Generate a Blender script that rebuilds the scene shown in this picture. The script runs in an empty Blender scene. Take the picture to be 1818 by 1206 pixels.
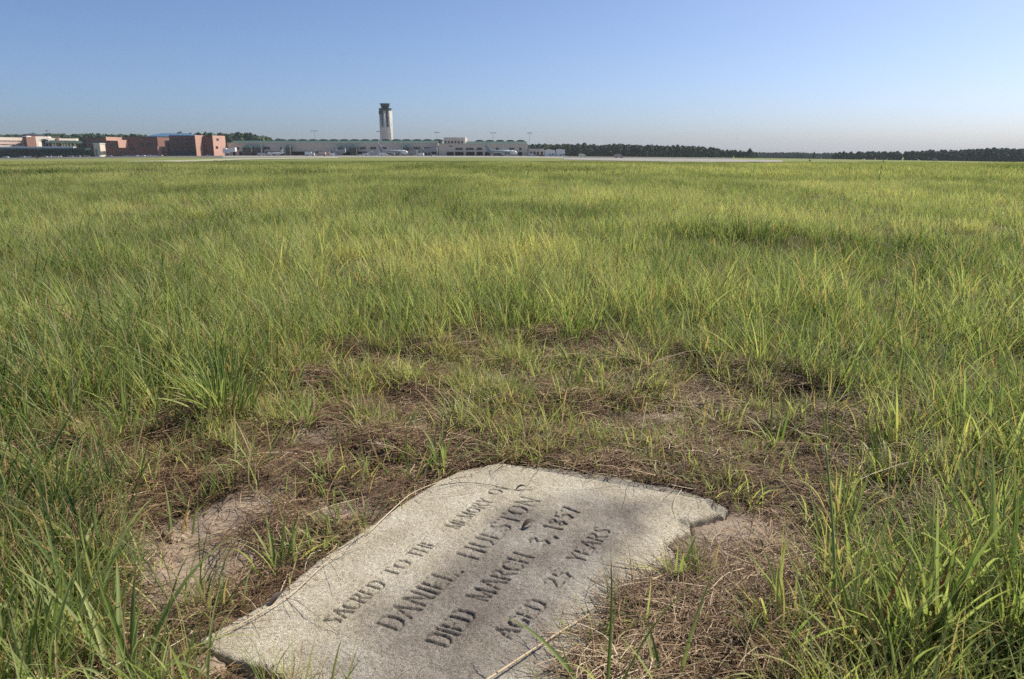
import bpy, math, random
import numpy as np
from mathutils import Vector

random.seed(7)
RNG = np.random.default_rng(11)
SC = bpy.context.scene
COL = SC.collection

# ------------------------------------------------------------------ camera, sky, sun, exposure
CAM_Z = 0.92
F = 1300.0                      # focal length in pixels of an 1818 px wide frame
TP = (603 - 269.5) / F          # tangent of the downward pitch
PITCH = math.atan(TP)
cam_d = bpy.data.cameras.new('camera')
cam = bpy.data.objects.new('camera', cam_d)
COL.objects.link(cam)
cam.location = (0, 0, CAM_Z)
cam.rotation_euler = (math.radians(90) - PITCH, 0, 0)
cam_d.sensor_width = 36
cam_d.lens = F / 1818 * 36
cam_d.clip_start = 0.05
cam_d.clip_end = 12000
cam_d.dof.use_dof = True
cam_d.dof.focus_distance = 2.6
cam_d.dof.aperture_fstop = 13
SC.camera = cam

SUN_AZ = math.radians(58)       # clockwise from +Y (the view direction)
SUN_EL = math.radians(46)
world = bpy.data.worlds.new('World')
SC.world = world
world.use_nodes = True
wn = world.node_tree
wn.nodes.clear()
sky = wn.nodes.new('ShaderNodeTexSky')
sky.sky_type = 'NISHITA'
sky.sun_disc = False
sky.sun_elevation = SUN_EL
sky.sun_rotation = SUN_AZ
sky.altitude = 0
sky.air_density = 0.6
sky.dust_density = 1.5
sky.ozone_density = 6.0
bg = wn.nodes.new('ShaderNodeBackground')
bg.inputs['Strength'].default_value = 0.116
wo = wn.nodes.new('ShaderNodeOutputWorld')
wn.links.new(sky.outputs[0], bg.inputs[0])
wn.links.new(bg.outputs[0], wo.inputs[0])

sun_d = bpy.data.lights.new('sun', 'SUN')
sun_d.energy = 5.0
sun_d.angle = math.radians(0.53)
sun_d.color = (1.0, 0.93, 0.80)
sun = bpy.data.objects.new('sun', sun_d)
COL.objects.link(sun)
sv = Vector((math.sin(SUN_AZ) * math.cos(SUN_EL), math.cos(SUN_AZ) * math.cos(SUN_EL), math.sin(SUN_EL)))
sun.rotation_euler = sv.to_track_quat('Z', 'Y').to_euler()
sun.location = (20, 10, 30)

SC.view_settings.view_transform = 'Standard'
SC.view_settings.look = 'None'
SC.view_settings.exposure = 0.3
SC.view_settings.gamma = 1.0
SC.view_settings.use_curve_mapping = False
SC.cycles.max_bounces = 6
SC.cycles.transparent_max_bounces = 6
SC.cycles.volume_bounces = 0
SC.cycles.use_denoising = False
SC.cycles.denoiser = 'OPENIMAGEDENOISE'
SC.cycles.denoising_input_passes = 'RGB_ALBEDO_NORMAL'
SC.cycles.denoising_prefilter = 'ACCURATE'

# ------------------------------------------------------------------ small maths
def smooth(a, b, x):
    t = np.clip((np.asarray(x, float) - a) / (b - a), 0, 1)
    return t * t * (3 - 2 * t)

def _hash(ix, iy, seed):
    n = (ix.astype(np.int64) * 374761393 + iy.astype(np.int64) * 668265263 + seed * 974711) & 0x7fffffff
    n = ((n ^ (n >> 13)) * 1274126177) & 0x7fffffff
    n = (n ^ (n >> 16)) & 0xffff
    return n / 65535.0

def vnoise(x, y, seed=0):
    x = np.asarray(x, float); y = np.asarray(y, float)
    ix = np.floor(x); iy = np.floor(y)
    fx = x - ix; fy = y - iy
    fx = fx * fx * (3 - 2 * fx); fy = fy * fy * (3 - 2 * fy)
    a = _hash(ix, iy, seed); b = _hash(ix + 1, iy, seed)
    c = _hash(ix, iy + 1, seed); d = _hash(ix + 1, iy + 1, seed)
    return (a * (1 - fx) + b * fx) * (1 - fy) + (c * (1 - fx) + d * fx) * fy

def fbm(x, y, seed=0, octv=4):
    s = 0; amp = 0.5; tot = 0
    for i in range(octv):
        s = s + amp * vnoise(x * 2 ** i + 17.3 * i, y * 2 ** i - 9.1 * i, seed + i)
        tot += amp; amp *= 0.5
    return s / tot                      # 0..1, mean about .5

def X(u, D, H=0.9):                     # world x of frame column u at distance D
    c, s = math.cos(PITCH), math.sin(PITCH)
    return (u - 909) / F * (D * c + H * s)

def Z(v, D):                            # world z of frame row v at distance D
    a = (v - 603) / F
    sl = (a + TP) / (1 - a * TP)
    return CAM_Z - sl * D

def gp(u, v, z=0.0):                    # level ground point seen at (u, v), near zone
    a = (v - 603) / F
    sl = (a + TP) / (1 - a * TP)
    y = (CAM_Z - z) / sl
    return (X(u, y, CAM_Z - z), y)

def gpoly(pts, z=0.0):
    return np.array([gp(u, v, z) for u, v in pts])

def seg_dist(px, py, a, b):
    ax, ay = a; bx, by = b
    dx, dy = bx - ax, by - ay
    L = dx * dx + dy * dy + 1e-12
    t = np.clip(((px - ax) * dx + (py - ay) * dy) / L, 0, 1)
    return np.hypot(px - ax - t * dx, py - ay - t * dy)

def poly_sd(px, py, poly):              # signed distance, negative inside
    px = np.asarray(px, float); py = np.asarray(py, float)
    d = np.full(px.shape, 1e9); ins = np.zeros(px.shape, bool)
    n = len(poly)
    for i in range(n):
        a = poly[i]; b = poly[(i + 1) % n]
        d = np.minimum(d, seg_dist(px, py, a, b))
        cond = ((a[1] > py) != (b[1] > py))
        with np.errstate(divide='ignore', invalid='ignore'):
            xi = (b[0] - a[0]) * (py - a[1]) / (b[1] - a[1] + 1e-15) + a[0]
        ins ^= cond & (px < xi)
    return np.where(ins, -d, d)

# ------------------------------------------------------------------ terrain shape
QD = np.array([30, 42, 60, 90, 140, 220, 330, 480, 640, 1600, 6000], float)
QV = np.array([41.5, 30.6, 24.6, 21.2, 18.3, 15.2, 12.3, 9.6, 7.5, 7.2, 7.2], float)
BU = np.array([-600, 0, 200, 400, 650, 909, 1280, 1500, 1818, 2400], float)
BB = np.array([13.5, 11.5, 9.0, 7.2, 7.0, 7.5, 11.0, 14.5, 19.5, 24], float) - 7.5
K = F * (1 + TP * TP)

SLAB_Z = 0.034
SLAB_PX = [(352, 1134), (392, 1112), (440, 1086), (487, 1060), (510, 1038), (570, 990), (640, 943), (722, 888),
           (770, 858), (812, 836), (880, 822), (915, 819), (1000, 825), (1100, 840), (1190, 858), (1262, 877), (1293, 894),
           (1286, 911), (1246, 920), (1222, 924), (1228, 938), (1198, 948), (1180, 960), (1196, 976), (1204, 1000),
           (1188, 1034), (1150, 1052), (1104, 1068), (1085, 1110), (1030, 1170), (985, 1250), (930, 1330),
           (820, 1370), (700, 1320), (600, 1262), (520, 1210), (452, 1180), (400, 1166), (366, 1150)]
SLAB = gpoly(SLAB_PX, SLAB_Z)
BARE = gpoly([(150, 830), (190, 770), (330, 715), (450, 696), (520, 662), (700, 648), (850, 634), (1000, 625),
              (1150, 652), (1300, 688), (1450, 728), (1540, 770), (1540, 830), (1520, 900), (1540, 970), (1500, 1040),
              (1440, 1110), (1390, 1190), (1360, 1330), (300, 1330), (290, 1180), (240, 1060), (200, 970), (170, 890)])

def terrain_base(x, y):
    r = np.maximum(np.hypot(x, y), 0.01)
    D = np.where(y > 0.25 * r, y, 0.25 * r)
    u = 909 + F * np.clip(x / D, -1.6, 1.6) * 0.969
    q = np.interp(D, QD, QV)
    # logarithmic interpolation keeps the slope even
    q = np.exp(np.interp(np.log(D), np.log(QD), np.log(QV)))
    q = q + np.interp(u, BU, BB) * smooth(25, 260, D)
    zf = CAM_Z - q * np.minimum(D, 1600) / K
    w = smooth(26, 44, D)
    zn = np.where(D < 26, 0.0, -0.0)
    return zn * (1 - w) + zf * w

def terrain(x, y, fine=True):
    x = np.asarray(x, float); y = np.asarray(y, float)
    z = terrain_base(x, y)
    r = np.hypot(x, y)
    und = (fbm(x * 0.22, y * 0.22, 3, 3) - 0.5) * 0.22 * smooth(3.2, 9, r) * (1 - smooth(120, 300, r))
    z = z + und
    # sunken hollow in the tall grass on the right
    hx, hy = gp(1400, 456)
    z = z - 0.22 * np.exp(-(((x - hx) / 0.8) ** 2 + ((y - hy) / 0.7) ** 2)) + 0.10 * np.exp(-(((x - hx) / 1.0) ** 2 + ((y - hy - 1.2) / 0.6) ** 2))
    if fine:
        near = 1 - smooth(6, 9, r)
        sd = poly_sd(x, y, BARE)
        bare = 1 - smooth(-0.05, 0.35, sd)
        lump = (fbm(x * 5.5, y * 5.5, 21, 4) - 0.5) * 0.15 + np.maximum(fbm(x * 21, y * 21, 31, 3) - 0.48, 0) * 0.07
        flat = np.zeros_like(x)
        for (u, v, ru) in TAN_PATCH:
            cx, cy = gp(u, v)
            flat = np.maximum(flat, np.exp(-(((x - cx) / ru) ** 2 + ((y - cy) / (ru * 0.75)) ** 2)))
        z = z + near * (lump * (0.45 + 0.55 * bare) * (1 - 0.9 * flat))
        z = z + near * 0.055 * (1 - bare) * smooth(1.2, 2.2, r)
        ss = poly_sd(x, y, SLAB)
        w = smooth(-0.014, 0.008, ss)
        w2 = smooth(0.03, 0.22, ss)
        z = z * w2 + (0.020 + 0.25 * (z - 0.02)) * (1 - w2)
        z = np.where(ss < 0.05, np.minimum(z, 0.026) * w + (-0.035) * (1 - w), z)
    return z

TAN_PATCH = [(330, 950, .16), (400, 925, .12), (350, 1010, .16), (600, 912, .10), (470, 905, .09), (1325, 972, .17), (1365, 990, .13),
             (560, 780, .10), (1180, 740, .13), (290, 1060, .12), (880, 675, .16)]

def tz(x, y):
    return float(terrain(np.array([x]), np.array([y]))[0])

# ------------------------------------------------------------------ node helpers
def new_mat(name):
    m = bpy.data.materials.new(name)
    m.use_nodes = True
    nt = m.node_tree
    nt.nodes.clear()
    out = nt.nodes.new('ShaderNodeOutputMaterial')
    b = nt.nodes.new('ShaderNodeBsdfPrincipled')
    nt.links.new(b.outputs[0], out.inputs[0])
    return m, nt, b, out

def N(nt, t, **kw):
    n = nt.nodes.new(t)
    for k, v in kw.items():
        if k.startswith('i_'):
            n.inputs[k[2:].replace('_', ' ')].default_value = v
        else:
            setattr(n, k, v)
    return n

def ramp(nt, fac, stops):
    r = nt.nodes.new('ShaderNodeValToRGB')
    e = r.color_ramp.elements
    while len(e) < len(stops):
        e.new(0.5)
    for el, (p, c) in zip(e, stops):
        el.position = p
        el.color = (*c, 1)
    nt.links.new(fac, r.inputs[0])
    return r.outputs[0]

def mixc(nt, fac, a, b, mode='MIX'):
    n = nt.nodes.new('ShaderNodeMix')
    n.data_type = 'RGBA'
    n.blend_type = mode
    if isinstance(fac, (int, float)):
        n.inputs[0].default_value = fac
    else:
        nt.links.new(fac, n.inputs[0])
    for sock, val in ((n.inputs[6], a), (n.inputs[7], b)):
        if isinstance(val, tuple):
            sock.default_value = (*val, 1)
        else:
            nt.links.new(val, sock)
    return n.outputs[2]

def mathn(nt, op, a, b=None, clamp=False):
    n = nt.nodes.new('ShaderNodeMath')
    n.operation = op
    n.use_clamp = clamp
    for i, v in enumerate((a, b)):
        if v is None:
            continue
        if isinstance(v, (int, float)):
            n.inputs[i].default_value = v
        else:
            nt.links.new(v, n.inputs[i])
    return n.outputs[0]

def noise(nt, coord, scale, detail=4, rough=0.55):
    n = nt.nodes.new('ShaderNodeTexNoise')
    n.inputs['Scale'].default_value = scale
    n.inputs['Detail'].default_value = detail
    n.inputs['Roughness'].default_value = rough
    nt.links.new(coord, n.inputs['Vector'])
    return n.outputs['Fac']

MATS = {}
def plain(name, col, rough=0.7, metal=0.0, var=0.12, scale=1.5, spec=0.4):
    """a weathered paint / masonry colour with mild noise"""
    if name in MATS:
        return MATS[name]
    m, nt, b, out = new_mat(name)
    tc = nt.nodes.new('ShaderNodeTexCoord')
    f = noise(nt, tc.outputs['Object'], scale, 5, 0.6)
    lo = tuple(c * (1 - var) for c in col); hi = tuple(min(1, c * (1 + var)) for c in col)
    c = ramp(nt, f, [(0.3, lo), (0.7, hi)])
    nt.links.new(c, b.inputs['Base Color'])
    b.inputs['Roughness'].default_value = rough
    b.inputs['Metallic'].default_value = metal
    b.inputs['Specular IOR Level'].default_value = spec
    MATS[name] = m
    return m

# ------------------------------------------------------------------ materials of the near zone
def make_ground_mat():
    m, nt, b, out = new_mat('field_soil_and_turf')
    geo = nt.nodes.new('ShaderNodeNewGeometry')
    P = geo.outputs['Position']
    a_tan = N(nt, 'ShaderNodeAttribute', attribute_name='tan')
    a_far = N(nt, 'ShaderNodeAttribute', attribute_name='far')
    n1 = noise(nt, P, 9, 6, 0.65)
    n2 = noise(nt, P, 60, 5, 0.7)
    n3 = noise(nt, P, 220, 3, 0.6)
    soil = ramp(nt, n1, [(0.3, (0.026, 0.017, 0.011)), (0.5, (0.085, 0.055, 0.034)), (0.7, (0.21, 0.145, 0.09))])
    soil = mixc(nt, mathn(nt, 'MULTIPLY', n2, 0.75), soil, (0.14, 0.095, 0.062))
    sand = ramp(nt, n2, [(0.3, (0.27, 0.205, 0.15)), (0.7, (0.50, 0.40, 0.31))])
    soil = mixc(nt, a_tan.outputs['Fac'], soil, sand)
    soil = mixc(nt, 0.35, soil, ramp(nt, n3, [(0.35, (0.02, 0.014, 0.01)), (0.7, (0.30, 0.23, 0.17))]))
    # far turf
    g1 = noise(nt, P, 0.035, 5, 0.6)
    g2 = noise(nt, P, 1.3, 6, 0.7)
    turf = ramp(nt, g1, [(0.3, (0.15, 0.185, 0.045)), (0.5, (0.20, 0.22, 0.062)), (0.7, (0.25, 0.24, 0.09))])
    turf = mixc(nt, mathn(nt, 'MULTIPLY', g2, 0.5), turf, (0.10, 0.125, 0.034))
    a_band = N(nt, 'ShaderNodeAttribute', attribute_name='band')
    turf = mixc(nt, a_band.outputs['Fac'], turf, (0.095, 0.130, 0.032))
    # duff colour below the tall grass
    a_duff = N(nt, 'ShaderNodeAttribute', attribute_name='duff')
    duff = ramp(nt, n1, [(0.3, (0.050, 0.045, 0.020)), (0.7, (0.13, 0.115, 0.05))])
    c = mixc(nt, a_duff.outputs['Fac'], soil, duff)
    c = mixc(nt, a_far.outputs['Fac'], c, turf)
    nt.links.new(c, b.inputs['Base Color'])
    b.inputs['Roughness'].default_value = 0.95
    b.inputs['Specular IOR Level'].default_value = 0.15
    bp = N(nt, 'ShaderNodeBump')
    bp.inputs['Strength'].default_value = 0.9
    bp.inputs['Distance'].default_value = 0.006
    h = mathn(nt, 'ADD', n2, mathn(nt, 'MULTIPLY', n3, 0.5))
    nt.links.new(h, bp.inputs['Height'])
    nt.links.new(bp.outputs[0], b.inputs['Normal'])
    return m

def make_grass_mat(name, instanced=True, trans=0.40):
    m, nt, b, out = new_mat(name)
    if instanced:
        at = N(nt, 'ShaderNodeAttribute', attribute_name='tint', attribute_type='INSTANCER').outputs['Fac']
    else:
        oi = nt.nodes.new('ShaderNodeObjectInfo')
        at = mathn(nt, 'ADD', mathn(nt, 'MULTIPLY', oi.outputs['Random'], 0.55), 0.20)
    r = N(nt, 'ShaderNodeAttribute', attribute_name='rnd').outputs['Fac']
    t = N(nt, 'ShaderNodeAttribute', attribute_name='along').outputs['Fac']
    f = mathn(nt, 'ADD', at, mathn(nt, 'MULTIPLY', mathn(nt, 'SUBTRACT', r, 0.5), 0.42), clamp=True)
    c = ramp(nt, f, [(0.0, (0.036, 0.075, 0.022)), (0.35, (0.205, 0.260, 0.090)), (0.65, (0.400, 0.430, 0.185)),
                     (0.85, (0.52, 0.49, 0.19)), (1.0, (0.60, 0.50, 0.28))])
    base = ramp(nt, t, [(0.0, (0.9, 0.9, 0.9)), (0.25, (0, 0, 0)), (1.0, (0, 0, 0))])
    c = mixc(nt, base, c, (0.17, 0.135, 0.065))
    tip = ramp(nt, t, [(0.0, (0, 0, 0)), (0.72, (0, 0, 0)), (1.0, (0.6, 0.6, 0.6))])
    c = mixc(nt, tip, c, (0.30, 0.25, 0.10))
    dry = mathn(nt, 'GREATER_THAN', r, 0.87)
    c = mixc(nt, dry, c, (0.44, 0.32, 0.175))
    nt.links.new(c, b.inputs['Base Color'])
    b.inputs['Roughness'].default_value = 0.6
    b.inputs['Specular IOR Level'].default_value = 0.18
    tr = nt.nodes.new('ShaderNodeBsdfTranslucent')
    tc2 = mixc(nt, 1.0, c, (1.5, 1.6, 0.95), 'MULTIPLY')
    nt.links.new(tc2, tr.inputs['Color'])
    mx = nt.nodes.new('ShaderNodeMixShader')
    mx.inputs[0].default_value = trans
    nt.links.new(b.outputs[0], mx.inputs[1])
    nt.links.new(tr.outputs[0], mx.inputs[2])
    nt.links.new(mx.outputs[0], out.inputs[0])
    return m

def make_straw_mat(name, instanced=True, pale=0.0):
    m, nt, b, out = new_mat(name)
    if instanced:
        at = N(nt, 'ShaderNodeAttribute', attribute_name='tint', attribute_type='INSTANCER').outputs['Fac']
    else:
        oi = nt.nodes.new('ShaderNodeObjectInfo')
        at = mathn(nt, 'ADD', mathn(nt, 'MULTIPLY', oi.outputs['Random'], 0.2), 0.6 + pale)
    r = N(nt, 'ShaderNodeAttribute', attribute_name='rnd').outputs['Fac']
    f = mathn(nt, 'ADD', at, mathn(nt, 'MULTIPLY', mathn(nt, 'SUBTRACT', r, 0.5), 0.6), clamp=True)
    c = ramp(nt, f, [(0.0, (0.045, 0.024, 0.012)), (0.35, (0.165, 0.098, 0.052)), (0.6, (0.38, 0.26, 0.15)),
                     (0.8, (0.58, 0.45, 0.29)), (1.0, (0.74, 0.64, 0.46))])
    nt.links.new(c, b.inputs['Base Color'])
    b.inputs['Roughness'].default_value = 0.6
    b.inputs['Specular IOR Level'].default_value = 0.25
    return m

def make_stone_mat():
    m, nt, b, out = new_mat('weathered_cast_stone')
    tc = nt.nodes.new('ShaderNodeTexCoord')
    P = tc.outputs['Object']
    st = N(nt, 'ShaderNodeAttribute', attribute_name='stain').outputs['Fac']
    gr = N(nt, 'ShaderNodeAttribute', attribute_name='groove').outputs['Fac']
    ed = N(nt, 'ShaderNodeAttribute', attribute_name='ledge').outputs['Fac']
    n1 = noise(nt, P, 9, 6, 0.6)
    cream = ramp(nt, n1, [(0.3, (0.39, 0.345, 0.255)), (0.5, (0.49, 0.44, 0.34)), (0.7, (0.56, 0.52, 0.42))])
    bl = noise(nt, P, 26, 5, 0.7)
    cream = mixc(nt, ramp(nt, bl, [(.52, (0, 0, 0)), (.72, (.55, .55, .55))]), cream, (0.36, 0.33, 0.22))
    grey = ramp(nt, n1, [(0.3, (0.155, 0.133, 0.112)), (0.5, (0.235, 0.208, 0.178)), (0.7, (0.34, 0.315, 0.275))])
    grey = mixc(nt, ramp(nt, bl, [(.5, (0, 0, 0)), (.7, (.6, .6, .6))]), grey, (0.17, 0.15, 0.13))
    c = mixc(nt, st, cream, grey)
    v = nt.nodes.new('ShaderNodeTexVoronoi')
    v.inputs['Scale'].default_value = 400
    nt.links.new(P, v.inputs['Vector'])
    sep = nt.nodes.new('ShaderNodeSeparateColor')
    nt.links.new(v.outputs['Color'], sep.inputs[0])
    grain = ramp(nt, sep.outputs[0], [(0.0, (0.36, 0.34, 0.32)), (0.25, (0.80, 0.78, 0.75)), (0.75, (1.0, 1.0, 1.0)), (1.0, (1.32, 1.32, 1.32))])
    c = mixc(nt, 0.85, c, grain, 'MULTIPLY')
    n2 = noise(nt, P, 700, 2, 0.6)
    c = mixc(nt, 0.5, c, ramp(nt, n2, [(0.35, (0.55, 0.53, 0.5)), (0.65, (1.25, 1.25, 1.25))]), 'MULTIPLY')
    c = mixc(nt, mathn(nt, 'MULTIPLY', gr, .58), c, (0.10, 0.083, 0.068))
    c = mixc(nt, ed, c, (0.24, 0.22, 0.185))
    nt.links.new(c, b.inputs['Base Color'])
    b.inputs['Roughness'].default_value = 0.85
    b.inputs['Specular IOR Level'].default_value = 0.3
    bp = N(nt, 'ShaderNodeBump')
    bp.inputs['Strength'].default_value = 0.8
    bp.inputs['Distance'].default_value = 0.0018
    h = mathn(nt, 'ADD', mathn(nt, 'MULTIPLY', v.outputs['Distance'], -1.0), n2)
    nt.links.new(h, bp.inputs['Height'])
    nt.links.new(bp.outputs[0], b.inputs['Normal'])
    return m

M_GROUND = make_ground_mat()
M_GRASS = make_grass_mat('grass_blades')
M_TUFT = make_grass_mat('tuft_blades', instanced=False, trans=0.36)
M_STRAW = make_straw_mat('dead_straw')
M_STEM = make_straw_mat('dry_stem', instanced=False, pale=0.42)
M_STONE = make_stone_mat()

# ------------------------------------------------------------------ object helpers
def mesh_from(name, verts, faces, mats=None, smooth_shade=False, attrs=None):
    me = bpy.data.meshes.new(name)
    me.from_pydata(verts if isinstance(verts, list) else verts.tolist(), [], faces if isinstance(faces, list) else faces.tolist())
    if mats is not None:
        for mm in (mats if isinstance(mats, (list, tuple)) else [mats]):
            me.materials.append(mm)
    if smooth_shade:
        me.polygons.foreach_set('use_smooth', np.ones(len(me.polygons), bool))
    for k, a in (attrs or {}).items():
        at = me.attributes.new(k, 'FLOAT', 'POINT')
        at.data.foreach_set('value', np.asarray(a, np.float32))
    me.update()
    return me

def quads_mesh(name, V, Q, mat, smooth_shade=False, attrs=None):
    """fast numpy quad mesh"""
    me = bpy.data.meshes.new(name)
    V = np.asarray(V, np.float32); Q = np.asarray(Q, np.int32)
    me.vertices.add(len(V)); me.vertices.foreach_set('co', V.ravel())
    me.loops.add(Q.size); me.loops.foreach_set('vertex_index', Q.ravel())
    me.polygons.add(len(Q))
    me.polygons.foreach_set('loop_start', np.arange(0, Q.size, 4, dtype=np.int32))
    me.polygons.foreach_set('loop_total', np.full(len(Q), 4, np.int32))
    me.polygons.foreach_set('use_smooth', np.full(len(Q), smooth_shade, bool))
    me.materials.append(mat)
    for k, a in (attrs or {}).items():
        at = me.attributes.new(k, 'FLOAT', 'POINT')
        at.data.foreach_set('value', np.asarray(a, np.float32))
    me.update(); me.validate()
    return me

def link(name, data, parent=None, loc=None, label=None, cat=None, group=None, kind=None):
    o = bpy.data.objects.new(name, data)
    COL.objects.link(o)
    if parent is not None:
        o.parent = parent
    if loc is not None:
        o.location = loc
    if label: o['label'] = label
    if cat: o['category'] = cat
    if group: o['group'] = group
    if kind: o['kind'] = kind
    return o

def thing(name, label, cat, loc=(0, 0, 0), rz=0.0, group=None):
    o = link(name, None, None, loc, label, cat, group)
    o.rotation_euler = (0, 0, rz)
    o.empty_display_size = 0.2
    return o

class MB:
    """collects simple solids into one mesh"""
    def __init__(self):
        self.v = []; self.f = []
    def box(self, x0, x1, y0, y1, z0, z1):
        n = len(self.v)
        self.v += [(x0, y0, z0), (x1, y0, z0), (x1, y1, z0), (x0, y1, z0), (x0, y0, z1), (x1, y0, z1), (x1, y1, z1), (x0, y1, z1)]
        self.f += [tuple(n + i for i in q) for q in ((0, 3, 2, 1), (4, 5, 6, 7), (0, 1, 5, 4), (1, 2, 6, 5), (2, 3, 7, 6), (3, 0, 4, 7))]
        return self
    def prism(self, poly, z0, z1, ztop=None):
        """vertical prism over a counter-clockwise polygon"""
        n = len(self.v); k = len(poly)
        self.v += [(p[0], p[1], z0) for p in poly] + [(p[0], p[1], z1) for p in poly]
        self.f += [tuple(n + i for i in reversed(range(k))), tuple(n + k + i for i in range(k))]
        for i in range(k):
            j = (i + 1) % k
            self.f.append((n + i, n + j, n + k + j, n + k + i))
        return self
    def extr(self, prof, x0, x1, axis='x'):
        """profile of (a, z) pairs, counter-clockwise, extruded along x (a = y) or y (a = x)"""
        n = len(self.v); k = len(prof)
        for s in (x0, x1):
            for a, z in prof:
                self.v.append((s, a, z) if axis == 'x' else (a, s, z))
        self.f += [tuple(n + i for i in reversed(range(k))), tuple(n + k + i for i in range(k))]
        for i in range(k):
            j = (i + 1) % k
            self.f.append((n + i, n + j, n + k + j, n + k + i))
        return self
    def lathe(self, cx, cy, prof, seg=16):
        n = len(self.v)
        for r, z in prof:
            for i in range(seg):
                a = 2 * math.pi * i / seg
                self.v.append((cx + r * math.cos(a), cy + r * math.sin(a), z))
        for j in range(len(prof) - 1):
            for i in range(seg):
                k = (i + 1) % seg
                self.f.append((n + j * seg + i, n + j * seg + k, n + (j + 1) * seg + k, n + (j + 1) * seg + i))
        self.f.append(tuple(n + i for i in reversed(range(seg))))
        self.f.append(tuple(n + (len(prof) - 1) * seg + i for i in range(seg)))
        return self
    def tube(self, pts, rad, seg=6):
        """tube along points with a radius per point"""
        n = len(self.v); P = [Vector(p) for p in pts]
        for i, p in enumerate(P):
            d = (P[min(i + 1, len(P) - 1)] - P[max(i - 1, 0)])
            d = d.normalized() if d.length > 1e-9 else Vector((0, 0, 1))
            s = d.cross(Vector((0, 0, 1)))
            if s.length < 0.05:
                s = d.cross(Vector((1, 0, 0)))
            s.normalize(); t = s.cross(d)
            r = rad[i] if isinstance(rad, (list, tuple)) else rad
            for k in range(seg):
                a = 2 * math.pi * k / seg
                self.v.append(tuple(p + (s * math.cos(a) + t * math.sin(a)) * r))
        for i in range(len(P) - 1):
            for k in range(seg):
                l = (k + 1) % seg
                self.f.append((n + i * seg + k, n + i * seg + l, n + (i + 1) * seg + l, n + (i + 1) * seg + k))
        self.f.append(tuple(n + k for k in reversed(range(seg))))
        self.f.append(tuple(n + (len(P) - 1) * seg + k for k in range(seg)))
        return self
    def mesh(self, name, mat, sm=False):
        me = mesh_from(name, self.v, self.f, mat, sm)
        return me
    def obj(self, name, mat, parent=None, sm=False, label=None, **kw):
        return link(name, self.mesh(name, mat, sm), parent, label=label, **kw)

def move(me, dx, dy, dz):
    me.transform(__import__('mathutils').Matrix.Translation((dx, dy, dz)))

# ------------------------------------------------------------------ the ground sheet
def build_ground():
    th_f = np.arange(-0.86, 0.86, 0.0046)
    th_b = np.linspace(0.86, 2 * math.pi - 0.86, 70)
    th = np.concatenate([th_f, th_b[:-1]])
    r1 = np.arange(0.25, 5.2, 0.0135)
    r2 = [5.2]
    while r2[-1] < 7000:
        r2.append(r2[-1] * 1.024)
    R = np.concatenate([r1, r2])
    T, RR = np.meshgrid(th, R)
    x = RR * np.sin(T); y = RR * np.cos(T)
    z = terrain(x.ravel(), y.ravel()).reshape(x.shape)
    nt_, nr = len(th), len(R)
    V = np.stack([x.ravel(), y.ravel(), z.ravel()], 1)
    i = np.arange(nr - 1)[:, None] * nt_; j = np.arange(nt_)[None, :]; j2 = (j + 1) % nt_
    Q = np.stack([i + j, i + nt_ + j, i + nt_ + j2, i + j2], -1).reshape(-1, 4)[:, ::-1]
    # middle cap
    V = np.vstack([V, [[0, 0, z[0].mean()]]])
    c = len(V) - 1
    jj = np.arange(0, nt_ - 1, 2)
    cap = np.stack([np.full(len(jj), c), jj, np.minimum(jj + 1, nt_ - 1), (jj + 2) % nt_], 1)[:, ::-1]
    Q = np.vstack([Q, cap])
    px, py = V[:, 0], V[:, 1]
    r = np.hypot(px, py)
    tan = np.zeros(len(V))
    for (u, v, ru) in TAN_PATCH:
        cx, cy = gp(u, v)
        tan = np.maximum(tan, np.exp(-((((px - cx) / ru) ** 2 + ((py - cy) / (ru * 0.7)) ** 2)) ** 1.4))
    tan = np.clip(tan * 1.8 * (0.35 + 1.1 * fbm(px * 14, py * 14, 55, 4)), 0, 1)
    far = smooth(45, 95, r)
    near = r < 12
    duff = np.ones(len(V))
    duff[near] = smooth(-0.1, 0.3, poly_sd(px[near], py[near], BARE))
    band = smooth(85, 100, py) * (1 - smooth(150, 230, py)) * (0.55 + 0.45 * fbm(px * 0.03, py * 0.02, 8, 3))
    me = quads_mesh('ground', V, Q, M_GROUND, True, {'tan': tan, 'far': far, 'duff': duff, 'band': np.clip(band, 0, 1)})
    return link('ground', me, kind='structure')
ground = build_ground()

# ray down a frame pixel to the far terrain
def tp(u, v):
    a = (v - 603) / F
    sl = (a + TP) / (1 - a * TP)
    lo = 20.0
    prev = lo
    D = lo
    while D < 1500:
        x = X(u, D)
        if CAM_Z - sl * D < float(terrain(np.array([x]), np.array([D]), False)[0]):
            break
        prev = D
        D *= 1.004
    D = 0.5 * (prev + D)
    return (X(u, D), D)

def strip(name, top, bot, mat, lift=0.06, n=60):
    """paved area between two frame-measured edges, draped on the terrain"""
    tu = np.array([tp(*p) for p in top]); bu = np.array([tp(*p) for p in bot])
    def resample(P):
        s = np.linspace(0, len(P) - 1, n); i = np.minimum(s.astype(int), len(P) - 2); f = (s - i)[:, None]
        return P[i] * (1 - f) + P[i + 1] * f
    A = resample(tu); B = resample(bu)
    m = 14
    V = []
    for k in range(m + 1):
        P = A * (k / m) + B * (1 - k / m)
        zz = terrain(P[:, 0], P[:, 1], False) + lift
        V.append(np.column_stack([P, zz]))
    V = np.vstack(V)
    i = np.arange(m)[:, None] * n; j = np.arange(n - 1)[None, :]
    Q = np.stack([i + j, i + j + 1, i + n + j + 1, i + n + j], -1).reshape(-1, 4)
    return link(name, quads_mesh(name, V, Q, mat, True), kind='structure')

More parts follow.
